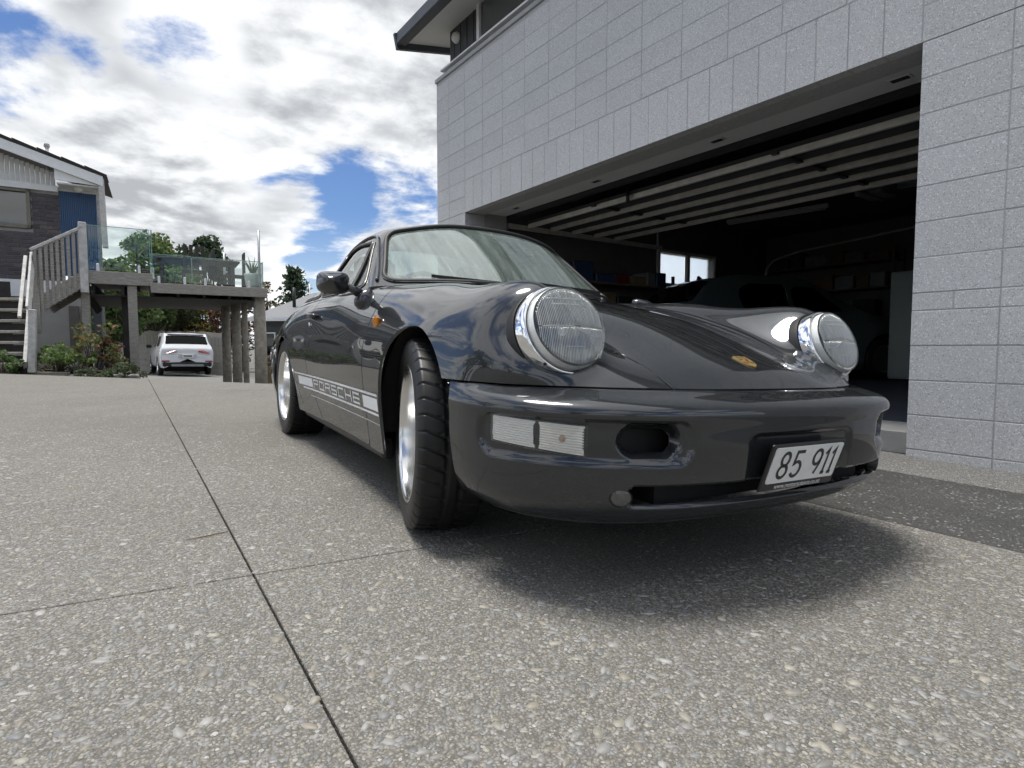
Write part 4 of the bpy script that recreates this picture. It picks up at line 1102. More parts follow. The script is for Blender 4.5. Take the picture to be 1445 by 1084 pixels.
disc = MB().lathe([(.06, .0), (.15, .0), (.15, .022), (.06, .022)], 48, axis='y', smooth=False).mesh('brake_disc', simple('brake_iron', (.18, .17, .16), .35, .8))
valve = MB().tube([(.198, -.062, 0), (.186, -.078, .0), (.176, -.090, 0)], .0042, 8).mesh('valve_stem', RUBBER)
for (x, y, kind, st, sgn) in ((-.015, -.664, 'f', -R_(13), -1), (-.015, .664, 'f', -R_(13), 1), (-2.272, -.682, 'r', 0, -1), (-2.272, .682, 'r', 0, 1)):
    w = bpy.data.objects.new('wheel', None); w.empty_display_size = .1; link(w, CAR); w.location = (x, y, .316)
    w.rotation_euler = (0, 0, st if sgn < 0 else st+math.pi)
    for nm, me in (('tyre', TM[kind]), ('rim', RMESH[kind]), ('wheel_centre', CMESH[kind])): link(bpy.data.objects.new(nm, me), w)
    v = link(bpy.data.objects.new('valve_stem', valve), w); v.rotation_euler = (0, -R_(52), 0)
    bd = link(bpy.data.objects.new('brake_disc', disc), w); bd.location = (0, .03, 0)

# ------------------------------------------------------------------ liners, floor, sills
for sg in (-1, 1):
    for cx, R in ((.03, .385), (-2.215, .375)):
        mb = MB(); vs = []; fs = []; n = 24
        for k in range(n+1):
            a = R_(-4+188*k/n)
            for yy in (.44, .755): vs.append((cx+R*math.cos(a), sg*yy, .30+R*math.sin(a)))
        for k in range(n): fs.append((2*k, 2*k+1, 2*k+3, 2*k+2))
        c = len(vs); vs.append((cx, sg*.44, .30)); fs += [(c, 2*k, 2*k+2) for k in range(n)]
        mb.add(vs, fs, 0, True).build('wheel_liner', DARK, CAR)
    MB().box((-1.10, sg*.715, .205), (1.50, .055, .075), bev=.015).build('sill', BLACKPL, CAR)
und = MB()
und.box((-1.15, 0, .20), (1.45, 1.36, .03)); und.box((.10, 0, .30), (.95, .86, .24)); und.box((-2.55, 0, .32), (1.25, .86, .26)); und.box((-.30, 0, .30), (.30, 1.2, .2))
und.build('floor_pan', DARK, CAR)
# rear bumper and tail panel close the body behind
rb = []
for z, o in ((.52, .0), (.47, .02), (.40, .03), (.32, .02), (.22, -.03)):
    rb.append([(-3.33-o, 0, z), (-3.32-o, .30, z), (-3.27-o, .50, z), (-3.17-o*.8, .65+o*.4, z), (-2.98, .735+o, z), (-2.75, .79+o*.6, z), (-2.60, .80+o*.5, z)])
Pq, Uq, Vq = loft(rb, 30, 41)
Surf.grid(Pq, Uq, Vq, 'centre').flip_if((-2.6, 0, .4)).clip(lambda V, T: ARCH_R(V, T)-.004).obj('rear_bumper', PAINT, CAR)

# ------------------------------------------------------------------ trim that follows the body side
SV = BODY.V[(BODY.V[:, 1] < -.6)]
def yside(x, z):
    d = (SV[:, 0]-x)**2+((SV[:, 2]-z)*1.3)**2; k = np.argpartition(d, 5)[:5]; w = 1/(d[k]+1e-6)
    return float((SV[k, 1]*w).sum()/w.sum())
def decal(mb, x0, x1, za, zb, sg, off=.0012, n=None, dz=(0, 0)):
    """quad strip between (x0,za[0]..zb[0]) and (x1,za[1]..zb[1]) laid on the body side"""
    n = n or max(1, int(abs(x1-x0)/.03)); vs = []
    for i in range(n+1):
        t = i/n; x = x0+(x1-x0)*t
        for q in (0, 1):
            z = (za[0]+(za[1]-za[0])*t) if q == 0 else (zb[0]+(zb[1]-zb[0])*t)
            vs.append((x, -sg*(yside(x, z)-off), z) if sg > 0 else (x, yside(x, z)-off, z))
    fs = [(2*i, 2*i+2, 2*i+3, 2*i+1) for i in range(n)]
    fs = [f if (x1 > x0) == (sg < 0) else f[::-1] for f in fs]
    mb.add(vs, fs, 0, True)
LET = {'P': ['L', 'T', 'M', 'rT'], 'O': ['L', 'R', 'T', 'B'], 'R': ['L', 'T', 'M', 'rT', 'rB'], 'S': ['T', 'M', 'B', 'lT', 'rB'], 'C': ['L', 'T', 'B'], 'H': ['L', 'R', 'M'], 'E': ['L', 'T', 'M', 'B']}
for sg in (-1, 1):
    st = MB()
    zc = lambda x, z: z-.0065*(x+1.0)/1.5   # the stripe falls slightly forward
    xa, xb = -1.855, -.262
    for z0, z1, a, b in ((.4205, .4295, -1.83, xb), (.3480, .3565, -1.66, xb), (.3155, .3185, -1.50, xb)):
        decal(st, a, b, (zc(a, z0), zc(b, z0)), (zc(a, z1), zc(b, z1)), sg)
    for a, b in ((-1.75, -1.425), (-.465, xb)): decal(st, a, b, (zc(a, .3655), zc(b, .3655)), (zc(a, .4125), zc(b, .4125)), sg)
    # lower stripe sweeps up ahead of the rear wheel
    st.build('side_stripe', VINYL, doors[sg])
    lt = MB(); word = 'PORSCHE'; L = .105; gap = .0255; th = .0085; tv = .011; z0, z1 = .3655, .4125
    x = -1.402
    for ch in (word if sg < 0 else word[::-1]):
        X0, X1 = x, x+L; zm = (z0+z1)/2; fl = sg > 0
        for s_ in LET[ch]:
            l, r = (X0, X1) if not fl else (X1, X0)
            def V_(xx, za, zb):
                xe = xx+tv*(1 if xx == X0 else -1); a, b = min(xx, xe), max(xx, xe); decal(lt, a, b, (zc(a, za), zc(b, za)), (zc(a, zb), zc(b, zb)), sg, .0013, 1)
            def H_(za): decal(lt, X0, X1, (zc(X0, za), zc(X1, za)), (zc(X0, za+th), zc(X1, za+th)), sg, .0015, 3)
            if s_ == 'L': V_(l, z0, z1)
            elif s_ == 'R': V_(r, z0, z1)
            elif s_ == 'T': H_(z1-th)
            elif s_ == 'B': H_(z0)
            elif s_ == 'M': H_(zm-th/2)
            elif s_ == 'rT': V_(r, zm, z1)
            elif s_ == 'rB': V_(r, z0, zm)
            elif s_ == 'lT': V_(l, zm, z1)
        x += L+gap
    lt.build('side_lettering', VINYL, doors[sg])
    # stone-guard edge in front of the rear wheel
    gd = MB(); gd.tube([Vector((xx, -sg*(yside(xx, zz)-.001)*1 if sg > 0 else yside(xx, zz)-.001, zz)) for xx, zz in ((-1.875, .447), (-1.86, .40), (-1.84, .36), (-1.80, .31), (-1.74, .25))], .0022, 6)
    gd.build('stone_guard_edge', TRIM, SHELL)
    # amber side repeater
    yy = yside(-.345, .693)
    rp = MB().box((-.345, sg*(-yy+.006), .693), (.045, .016, .040), bev=.006).build('side_repeater', AMBER, CAR)
    # pull handle: cup, grip bar, lock
    yh = -yside(-1.46, .745)
    dh = MB().tube([(-1.545, sg*(yh+.002), .752), (-1.53, sg*(yh+.026), .753), (-1.49, sg*(yh+.032), .752), (-1.43, sg*(yh+.030), .750), (-1.405, sg*(yh+.022), .749), (-1.395, sg*(yh+.002), .748)], [.010, .012, .012, .012, .011, .010], 10).build('door_handle', PAINT, doors[sg])
    yl = -yside(-1.50, .70)
    MB().lathe([(0, .006), (.009, .006), (.011, 0)], 16, Matrix.Translation((-1.515, sg*yl, .705)) @ Vector((0, sg, 0)).to_track_quat('Z', 'Y').to_matrix().to_4x4()).build('door_lock', CHROME, dh)
    # door mirror: foot, arm, shell, glass
    mr = bpy.data.objects.new('door_mirror', None); mr.empty_display_size = .05; link(mr, doors[sg])
    bx, by, bz = -.695, .728, .806
    MB().lathe([(0, .028), (.016, .026), (.030, .018), (.040, .004), (.042, -.02)], 20, Matrix.Translation((bx, sg*by, bz)) @ Vector((.1, sg*.75, .62)).to_track_quat('Z', 'Y').to_matrix().to_4x4() @ Matrix.Diagonal((1.0, 1.25, 1, 1))).build('mirror_foot', PAINT, mr)
    MB().tube([(bx, sg*(by+.012), bz+.015), (bx-.005, sg*(by+.045), bz+.034), (bx-.015, sg*(by+.085), bz+.052), (bx-.03, sg*(by+.115), bz+.062)], [.022, .017, .0125, .013], 12).build('mirror_arm', PAINT, mr)
    mc = Vector((-.690, sg*.858, .862)); fwd = Vector((.93, sg*.30, .05)).normalized(); sx_ = Vector((0, 0, 1)).cross(fwd).normalized(); up_ = fwd.cross(sx_)
    Mm = Matrix((sx_, up_, fwd)).transposed().to_4x4(); Mm.translation = mc
    sh = MB(); ring_n = 40; prof = [(1.0, -.030), (1.015, -.020), (1.0, -.010), (.95, .002), (.78, .022), (.52, .044), (.30, .060), (.14, .068), (.0, .070)]
    vs = []; fs = []
    for k in range(ring_n):
        a = 2*math.pi*k/ring_n; c, s = math.cos(a), math.sin(a); e = .58
        X = .066*math.copysign(abs(c)**e, c); Y = .0465*math.copysign(abs(s)**e, s)
        for f, h in prof: vs.append(Mm @ Vector((X*f, Y*f, h)))
    p_ = len(prof)
    for k in range(ring_n):
        b = (k+1) % ring_n
        for i in range(p_-1): fs.append((k*p_+i, b*p_+i, b*p_+i+1, k*p_+i+1))
    fs2 = [tuple(k*p_ for k in range(ring_n))[::-1]]
    sh.add(vs, fs, 0, True); sh.add([vs[k*p_] for k in range(ring_n)], [tuple(range(ring_n))[::-1]], 1); sh.build('mirror_shell', [PAINT, CHROME], mr)

# ------------------------------------------------------------------ hood crest (enamel shield), washer jets, wipers, cowl
def top_point(S, x, y):
    d = (S.V[:, 0]-x)**2+(S.V[:, 1]-y)**2+np.where(S.V[:, 2] < .45, 9, 0); i = d.argmin(); return Vector(S.V[i]), Vector(S.N[i])
cp, cn = top_point(BODY, .690, 0); cn = Vector((cn.x, 0, cn.z)).normalized()
cyv = Vector((0, 1, 0)).cross(cn)
cyv = Vector((-abs(cyv.x), 0, abs(cyv.z)))       # up the hood
cxv = cyv.cross(cn)
CM = Matrix((cxv, cyv, cn)).transposed().to_4x4(); CM.translation = cp
sh_o = [(-.026, .032), (-.014, .029), (0, .034), (.014, .029), (.026, .032), (.0275, .012), (.025, -.008), (.017, -.024), (0, -.036), (-.017, -.024), (-.025, -.008), (-.0275, .012)]
cr = MB().prism(sh_o[::-1] if False else sh_o, .0, .0035, CM).build('hood_crest', GOLD, HOOD_O)
cb = MB()
def cq(x0, x1, y0, y1, mb, h=.0040): mb.add([CM @ Vector(p) for p in ((x0, y0, h), (x1, y0, h), (x1, y1, h), (x0, y1, h))], [(0, 1, 2, 3)])
for k in range(3): cq(.006+.006*k, .009+.006*k, .005, .019, cb)
for k in range(3): cq(-.021+.006*k, -.018+.006*k, -.016, -.002, cb)
cb.build('crest_red_fields', REDENAMEL, cr)
ck = MB()
for (x0, x1, y0, y1) in ((-.021, -.005, .006, .0085), (-.021, -.005, .0115, .014), (.005, .021, -.014, -.0115), (.005, .021, -.008, -.0055), (-.022, .022, .0215, .0235)): cq(x0, x1, y0, y1, ck)
ck.build('crest_black_fields', BLACKENAMEL, cr)
ci = MB().prism([(-.008, .009), (.008, .009), (.0085, .0), (.005, -.009), (0, -.012), (-.005, -.009), (-.0085, .0)], .0036, .0052, CM).build('crest_centre_shield', GOLD, cr)
ch_ = MB(); ch_.prism([(-.002, .006), (.002, .007), (.0035, .002), (.002, -.004), (.0025, -.008), (-.002, -.008), (-.001, -.002), (-.0035, .001)], .0053, .0058, CM).build('crest_centre_mark', BLACKENAMEL, cr)
wip = []
for (x0, y0, x1, y1) in ((-.40, -.12, -.60, -.46), (-.40, .34, -.50, -.06)):
    p0, n0 = top_point(BODY, x0, y0); pts = []
    w = MB(); w.lathe([(0, .022), (.012, .02), (.014, 0)], 14, Matrix.Translation(p0+Vector((0, 0, .0))))
    a = p0+Vector((0, 0, .018)); b = Vector((x1+.03, (y0*.25+y1*.75), .905)); c = Vector((x1+.012, y1, .912))
    w.beam(a, b, .012, .006); w.build('wiper_arm', BLACKPL, CAR)
    MB().beam(Vector((x0+.0-.075, y0+.04, .893)), c, .008, .014).build('wiper_blade', RUBBER, CAR)
cw = MB(); vs = []; fs = []
for i in range(31):
    y = -.66+1.32*i/30; a = abs(y)
    xb_ = float(np.interp(a, [0, .3, .53, .64, .70], [-.455, -.50, -.60, -.70, -.74])); vs += [(xb_+.05, y, .846), (xb_-.05, y, .862)]
for i in range(30): fs.append((2*i, 2*i+2, 2*i+3, 2*i+1))
cw.add(vs, fs, 0, True).build('cowl_panel', BLACKPL, CAR)

# ------------------------------------------------------------------ interior
it = MB(); it.box((-1.55, 0, .30), (1.9, 1.36, .06)); it.box((-2.45, 0, .60), (.10, 1.2, .6)); it.box((-.62, 0, .56), (.1, 1.3, .5))
it.build('cabin_tub', LEATHER, CAR)
ds = MB(); prof = [(-.52, .80), (-.60, .845), (-.80, .835), (-.88, .80), (-.90, .70), (-.86, .60)]
vs = [(x, y, z) for y in (-.64, .64) for x, z in prof]; n = len(prof)
ds.add(vs, [(i, i+1, n+i+1, n+i) for i in range(n-1)], 0, True); ds.build('dashboard', LEATHER, CAR)
for y in (-.34, .34):
    se = bpy.data.objects.new('seat', None); link(se, CAR)
    MB().box((-1.42, y, .44), (.52, .48, .16), bev=.05).build('seat_cushion', LEATHER, se)
    MB().box((-1.70, y, .74), (.13, .46, .62), Matrix.Rotation(R_(-14), 3, 'Y'), .05).build('seat_back', LEATHER, se)
    MB().box((-1.80, y, 1.06), (.09, .26, .17), Matrix.Rotation(R_(-10), 3, 'Y'), .04).build('headrest', LEATHER, se)
swc = Vector((-1.03, -.34, .80)); swn = Vector((-.92, 0, .38)).normalized(); a = Vector((0, 1, 0)); b = swn.cross(a)
MB().tube([swc+(a*math.cos(t)+b*math.sin(t))*.18 for t in np.linspace(0, 2*math.pi, 37)[:-1]], .013, 8, closed=True).tube([swc-swn*.01, swc-swn*.18], .025, 8).beam(swc-a*.17, swc+a*.17, .03, .012).build('steering_wheel', LEATHER, CAR)
p0 = Vector((-.90, 0, 1.135)); MB().box(p0, (.03, .20, .06), bev=.012).tube([p0, p0+Vector((.0, 0, .06))], .006, 6).build('interior_mirror', BLACKPL, CAR)
# ------------------------------------------------------------------ things inside the garage
def at_b(o, x, y, z, rz=0.0):
    o.matrix_world = BM @ Matrix.Translation((x, y, z)) @ Matrix.Rotation(rz, 4, 'Z'); return o
# dark hatchback facing right
DPAINT = NT('dark_green_grey_paint'); DPAINT.set(color=(.075, .095, .10), metal=.2, rough=.35, coat=.8, coatr=.05); DPAINT = DPAINT.mat
def side_car(root, prof, belt, W_, wheels, paint, glass, glazing, tyre_r=.32, z0=.16):
    """prof: (x, z roof line) list; body of constant plan with tumblehome above the belt"""
    rows_ = []
    for x, zt, wf in prof:
        w = W_/2*wf; hb = min(belt, zt-.02)
        rows_.append([(x, 0, zt), (x, w*.45, zt-.004), (x, w*.70, zt-.02 if zt > belt+.1 else zt-.01), (x, w*.80 if zt > belt+.1 else w*.9, (zt-.07) if zt > belt+.1 else zt-.03), (x, w*.94, hb-.005), (x, w*.99, hb-.12), (x, w, (hb+z0)/2), (x, w*.98, z0+.12), (x, w*.93, z0)])
    def cap(r, dx, k):
        cz = sum(q[2] for q in r)/len(r); return [(q[0]+dx, q[1]*k, cz+(q[2]-cz)*k) for q in r]
    rows_ = [cap(rows_[0], -.045, .03), cap(rows_[0], -.04, .55), cap(rows_[0], -.03, .93)]+rows_+[cap(rows_[-1], .03, .93), cap(rows_[-1], .04, .55), cap(rows_[-1], .045, .03)]
    Pq, Uq, Vq = loft(rows_, 110, 49)
    S = Surf.grid(Pq, Uq, Vq, 'centre').flip_if((0, 0, .6))
    def arch(V, T):
        f = np.full(len(V), 1.0)
        for wx in wheels: f = np.minimum(f, np.where(np.abs(V[:, 1]) > W_*.33, np.hypot(V[:, 0]-wx, V[:, 2]-tyre_r)-(tyre_r+.05), 1.0))
        return f
    S = S.clip(arch)
    gl = []
    for nm, poly, kind in glazing:
        if isinstance(kind, str): fn = lambda V, T, poly=poly: -np.where(np.abs(T[:, 1]) > 2.2, sd_poly(V[:, [0, 2]], poly), 1.0)
        else: fn = lambda V, T, poly=poly, kind=kind: -np.where((np.abs(T[:, 1]) < 3.05) & (np.abs(V[:, 0]-np.mean(np.array(poly)[:, 0])) < .9), sd_poly(T, np.array(kind)), 1.0)
        gl.append((nm, S.clip(fn), fn, isinstance(kind, str)))
    B_ = S
    for nm, s_, fn, two in gl: B_ = B_.clip(neg(fn))
    B_.obj('body', paint, root, flange=.01)
    for nm, s_, fn, two in gl:
        for q in ((side(-1), side(1)) if two else (None,)): (s_.clip(q) if q else s_).obj(nm, glass, root, flange=0, offset=-.004)
    for wx in wheels:
        for sy in (-1, 1):
            w = bpy.data.objects.new('wheel', None); link(w, root); w.location = (wx, sy*(W_/2-.10), tyre_r)
            MB().lathe([(.21, -.09), (.28, -.10), (tyre_r-.01, -.085), (tyre_r, -.05), (tyre_r, .05), (tyre_r-.01, .085), (.28, .10), (.21, .09)], 32, axis='y').build('tyre', TYRE, w)
            MB().lathe([(.21, .09*sy), (.20, .06*sy), (.16, .05*sy), (.05, .07*sy), (0, .07*sy)], 32, axis='y').build('rim', RIM, w)
    MB().box((sum(wheels)/2, 0, .30), (wheels[0]-wheels[1]+.5, W_*.72, .30)).build('underbody', DARK, root)
    return S
HB = empty('hatchback_car'); tag(HB, 'dark grey-green hatchback parked inside the shadowy garage', 'car')
HG = m_pane('dark_car_glass', (.05, .055, .06), 1.6)
hprof = [(-2.05, .62, .80), (-2.02, .95, .93), (-1.92, 1.08, .97), (-1.62, 1.38, 1.0), (-1.30, 1.475, 1.0), (-.6, 1.50, 1.0), (.0, 1.46, 1.0), (.45, 1.30, 1.0), (.85, 1.08, 1.0), (1.15, .98, 1.0), (1.6, .90, .98), (1.95, .76, .90), (2.10, .58, .78)]
side_car(HB, hprof, .98, 1.78, (1.30, -1.30), DPAINT, HG, [
    ('side_window', rpoly([(.62, 1.0), (-.30, 1.0), (-.33, 1.36), (.12, 1.34)], .04, 4), 'side'), ('side_window', rpoly([(-.38, 1.0), (-1.15, 1.0), (-1.22, 1.26), (-1.05, 1.37), (-.41, 1.37)], .04, 4), 'side'),
    ('rear_window', [(-1.75, 0)], rpoly([(5.15, -2.4), (5.15, 2.4), (6.25, 2.4), (6.25, -2.4)], .2, 4)), ('windscreen', [(.45, 0)], rpoly([(9.25, -2.4), (9.25, 2.4), (11.0, 2.4), (11.0, -2.4)], .2, 4))])
MB().add([(-1.20, -.012, 1.47), (-1.20, .012, 1.47), (-1.34, .018, 1.46), (-1.34, -.018, 1.46), (-1.33, 0, 1.535), (-1.30, 0, 1.545)], [(0, 1, 5), (1, 2, 4, 5), (3, 0, 5, 4), (2, 3, 4)]).build('fin_aerial', BLACKPL, HB)
at_b(HB, -3.75, 4.80, .14, R_(72))
# fridge / tall cupboard near the right
FR = empty('tall_cupboard'); tag(FR, 'tall pale cupboard standing at the right of the dark garage', 'cupboard')
PALEC = simple('pale_cupboard_paint', (.34, .38, .36), .5, var=.06)
MB().box((0, 0, .80), (.75, .6, 1.55), bev=.01).build('carcass', PALEC, FR); MB().box((-.19, -.31, .80), (.365, .02, 1.50), bev=.004).build('cupboard_door', PALEC, FR); MB().box((.19, -.31, .80), (.365, .02, 1.50), bev=.004).build('cupboard_door', PALEC, FR)
MB().box((-.03, -.335, .85), (.015, .02, .12)).build('handle', STRUT, FR)
at_b(FR, -2.05, 6.0, .14)
# storage shelves with boxes along the back wall and left wall
SHM = simple('shelf_timber', (.16, .13, .10), .7, var=.2)
BOXM = [simple('carton_brown', (.20, .14, .085), .8), simple('blue_tub', (.035, .06, .13), .4), simple('grey_tub', (.22, .23, .24), .5), simple('red_tin', (.18, .02, .02), .45), simple('black_case', (.02, .02, .022), .5), simple('white_carton', (.5, .5, .48), .8)]
bcol = ['brown', 'blue', 'grey', 'red', 'black', 'white']; bkind = ['carton', 'plastic tub', 'plastic tub', 'tin', 'case', 'carton']
def shelf(x, y, rz, L, levels, lab, seed, wall):
    r = empty('shelf_unit'); tag(r, lab, 'shelf', 'garage shelves')
    for z in levels: MB().box((0, 0, z), (L, .40, .025)).build('shelf_board', SHM, r)
    for sx in (-1, 1):
        for sy in (-1, 1): MB().box((sx*(L/2-.02), sy*.18, levels[-1]/2+.1), (.04, .04, levels[-1]+.2)).build('upright', SHM, r)
    at_b(r, x, y, .14, rz)
    rng = random.Random(seed); words = ['first', 'second', 'third', 'fourth', 'fifth', 'sixth', 'seventh']
    ln = ['lowest', 'second', 'third', 'top']
    for li, z in enumerate(levels):
        u = -L/2+.08; k = 0
        while u < L/2-.30 and k < 7:
            w = rng.uniform(.18, .40); h = rng.uniform(.12, .30); m = rng.randrange(6)
            o = MB().box((0, 0, h/2), (w, .30, h), bev=.012).build('storage_box', BOXM[m]) if m not in (0, 5) else MB().box((0, 0, h/2), (w, .30, h), bev=.003).build('storage_box', BOXM[m])
            tag(o, f'{bcol[m]} {bkind[m]}, {words[k]} along the {ln[li]} shelf on the {wall}', 'box', 'boxes on the garage shelves')
            at_b(o, 0, 0, 0); o.matrix_world = BM @ Matrix.Translation((x, y, .14)) @ Matrix.Rotation(rz, 4, 'Z') @ Matrix.Translation((u+w/2, rng.uniform(-.03, .03), z+.0135)) @ Matrix.Rotation(rng.uniform(-.12, .12), 4, 'Z')
            u += w+rng.uniform(.02, .08); k += 1
shelf(-4.0, 7.15, 0, 2.2, (.45, 1.0, 1.5, 1.95), 'timber shelves of boxes on the back wall behind the hatchback', 3, 'back wall at left')
shelf(-1.1, 7.15, 0, 2.6, (.45, 1.0, 1.5, 1.95), 'timber shelves of boxes on the back wall right of the hatchback', 5, 'back wall at right')
shelf(-5.20, 2.95, R_(90), 2.2, (.55, 1.05, 1.45), 'low timber shelves against the left garage wall', 8, 'left garage wall')
# ------------------------------------------------------------------ foliage tools
def m_leaf(name, rough=.55):
    t = NT(name); a = t.node('ShaderNodeAttribute'); a.attribute_name = 'tint'
    t.set(color=a.outputs[0], rough=rough, spec=.3)
    tr = t.node('ShaderNodeBsdfTranslucent'); t.l.new(a.outputs[0], tr.inputs[0])
    mx = t.node('ShaderNodeMixShader'); mx.inputs[0].default_value = .42
    t.l.new(t.b.outputs[0], mx.inputs[1]); t.l.new(tr.outputs[0], mx.inputs[2]); t.l.new(mx.outputs[0], t.out.inputs[0]); return t.mat
LEAF = m_leaf('leaf')
BARK = simple('bark', (.09, .07, .055), .9, var=.35, scale=14, bump=.6, bscale=30)
def leaves(name, pts, size, pal, parent=None, seed=1, droop=0.0, mat=None, long=1.6):
    """one leaf blade (two triangles, slightly folded) at each point, tinted from the palette"""
    rng = np.random.default_rng(seed); n = len(pts); P = np.asarray(pts, float)
    d = rng.normal(size=(n, 3)); d[:, 2] -= droop; d /= np.linalg.norm(d, axis=1, keepdims=True)
    e = rng.normal(size=(n, 3)); s = np.cross(d, e); s /= np.linalg.norm(s, axis=1, keepdims=True)+1e-9; u = np.cross(d, s)
    L = (size*rng.uniform(.6, 1.4, n))[:, None]; w = L/long*.5
    V = np.stack([P-d*L*.5, P+s*w+u*w*.3, P+d*L*.5, P-s*w+u*w*.3], 1).reshape(-1, 3)
    F_ = (np.arange(n)[:, None]*4+np.array([[0, 1, 2, 3]])).tolist()
    me = bpy.data.meshes.new(name); me.from_pydata(V.tolist(), [], F_)
    pal = np.array(pal); c = pal[rng.integers(0, len(pal), n)]*rng.uniform(.7, 1.25, (n, 1))
    C4 = np.repeat(np.concatenate([c, np.ones((n, 1))], 1), 4, 0).astype(np.float32)
    at = me.color_attributes.new('tint', 'FLOAT_COLOR', 'POINT'); at.data.foreach_set('color', C4.ravel())
    me.materials.append(mat or LEAF); me.update()
    return link(bpy.data.objects.new(name, me), parent)
def clump_points(centres, radii, per, seed):
    rng = np.random.default_rng(seed); out = []
    for c, r in zip(centres, radii):
        q = rng.normal(size=(per, 3)); q /= np.linalg.norm(q, axis=1, keepdims=True); q *= (rng.uniform(.25, 1, per)**.45)[:, None]*r*np.array([1, 1, .8])
        out.append(np.asarray(c)+q)
    return np.concatenate(out)
def tree(base, height, spread, label, pal, name='tree', seed=1, trunk_r=.15, clumps=38, per=70, leaf=.16, low=.35, shape=1.0, cat='tree', group=None):
    """tapered trunk, limbs reaching to leaf clumps; uneven crown with gaps"""
    rng = np.random.default_rng(seed); root = empty(name, base, 0, label, cat, group)
    mb = MB(); H = height
    tp = [Vector((0, 0, -.15))]+[Vector((rng.normal(0, .02*H*k/5), rng.normal(0, .02*H*k/5), H*.72*k/5)) for k in range(1, 6)]
    mb.tube(tp, [trunk_r*(1.15-.17*k) for k in range(6)], 9)
    cs = []; rs = []
    for k in range(clumps):
        t = rng.uniform(low, 1.0); ang = rng.uniform(0, 2*np.pi)
        env = spread*(math.sin(math.pi*min(1, max(.06, (t-low)/(1.02-low)))**shape))**.6
        r = env*math.sqrt(rng.uniform(.08, 1))
        c = np.array([math.cos(ang)*r, math.sin(ang)*r, H*t]); cs.append(c); rs.append(spread*rng.uniform(.20, .38))
        if k % 2 == 0:
            a = tp[min(5, max(1, int(t*5)))]; mid = (a+Vector(c))*.5+Vector((0, 0, -.06*H))
            mb.tube([a, mid, Vector(c)], [trunk_r*.38, trunk_r*.24, trunk_r*.08], 6)
    mb.build('trunk', BARK, root)
    leaves('crown', clump_points(cs, rs, per, seed+1), leaf, pal, root, seed+2)
    return root
def conifer(base, height, spread, label, pal, seed=1, cat='tree', tiers=17):
    rng = np.random.default_rng(seed); root = empty('conifer_tree', base, 0, label, cat)
    mb = MB().tube([(0, 0, -.2), (0, 0, height*.5), (0, 0, height)], [height*.022, height*.013, .02], 8)
    pts = []
    for k in range(tiers):
        t = .12+.88*k/(tiers-1); R = spread*(1-t)**.8*rng.uniform(.85, 1.1)+.12; nb = int(6+7*(1-t))
        for j in range(nb):
            an = 2*math.pi*(j/nb)+rng.uniform(-.4, .4); L = R*rng.uniform(.55, 1.15); tip = Vector((math.cos(an)*L, math.sin(an)*L, height*t+L*.10))
            o = Vector((0, 0, height*t-.03*height)); mb.tube([o, (o+tip)/2+Vector((0, 0, -.02)), tip], [.05, .035, .012], 5)
            for q in range(int(64*max(.35, L/spread))):
                f = rng.uniform(.25, 1.05); p = o.lerp(tip, f); sp = .11*spread*(1.25-f*.5)
                pts.append((p.x+rng.normal(0, sp), p.y+rng.normal(0, sp), p.z+rng.normal(0, sp*.35)))
    mb.build('trunk', BARK, root)
    leaves('crown', np.array(pts), spread*.14, pal, root, seed+3, droop=.3, long=2.2)
    return root
G_MID = [(.12, .19, .065), (.155, .215, .075), (.085, .135, .05), (.19, .235, .085)]
G_DARK = [(.05, .08, .042), (.07, .105, .05), (.035, .06, .034), (.085, .12, .065)]
G_YEL = [(.30, .28, .07), (.20, .23, .06), (.38, .29, .07), (.13, .17, .05), (.42, .25, .06)]
G_RED = [(.12, .05, .042), (.085, .04, .038), (.16, .07, .05), (.07, .055, .035)]

# ------------------------------------------------------------------ neighbour's frame: X along the facade (to the right, receding), Y away, Z up
fh = Vector((math.cos(CAM_YAW), math.sin(CAM_YAW), 0)); rh = _r0.copy()
eX = (rh*.857+fh*.515).normalized(); eY = Vector((-eX.y, eX.x, 0))
H0 = pix(145, 491, 13.5); H0 = Vector((H0.x, H0.y, 0)); HRZ = math.atan2(eX.y, eX.x)
HM = Matrix.Translation(H0) @ Matrix.Rotation(HRZ, 4, 'Z'); HI = HM.inverted()
def hp(px, py, Y):
    """local point where the photo's ray meets the plane at local Y"""
    D = _fw+_r0*((px-722.5)/CAM_F)-_u0*((py-542)/CAM_F); t = ((H0+eY*Y-CW).dot(eY))/D.dot(eY); return HI @ (CW+D*t)
def hz(px, py, Y): q = hp(px, py, Y); return q.x, q.z
YD = (HI @ pix(190, 400, 11.0)).y        # deck front plane
BRICK = NT('dark_brick'); _v = BRICK.coord(); _o = BRICK.node('ShaderNodeObjectInfo')
BRICK.set(color=BRICK.mix(BRICK.math('MULTIPLY', BRICK.noise(_v, 30, 3, .6), .6), BRICK.ramp(_o.outputs['Random'], [(0, (.07, .06, .066)), (.4, (.115, .098, .104)), (.7, (.085, .078, .094)), (1, (.17, .14, .13))]), (.05, .045, .05)), rough=.8); BRICK = BRICK.mat
MORT2 = simple('pale_mortar', (.34, .33, .32), .9, var=.1)
WPAINT = simple('weathered_white_paint', (.68, .68, .66), .6, var=.10, scale=9)
GPAINT = simple('white_fascia_paint', (.78, .79, .78), .5, var=.06, scale=7)
BLUE = simple('blue_corrugate', (.06, .13, .26), .45, var=.08, scale=3)
TILE = simple('dark_roof_tile', (.045, .043, .045), .7, var=.2, scale=8)
OLIVE = simple('olive_frame', (.17, .16, .12), .5, var=.05)
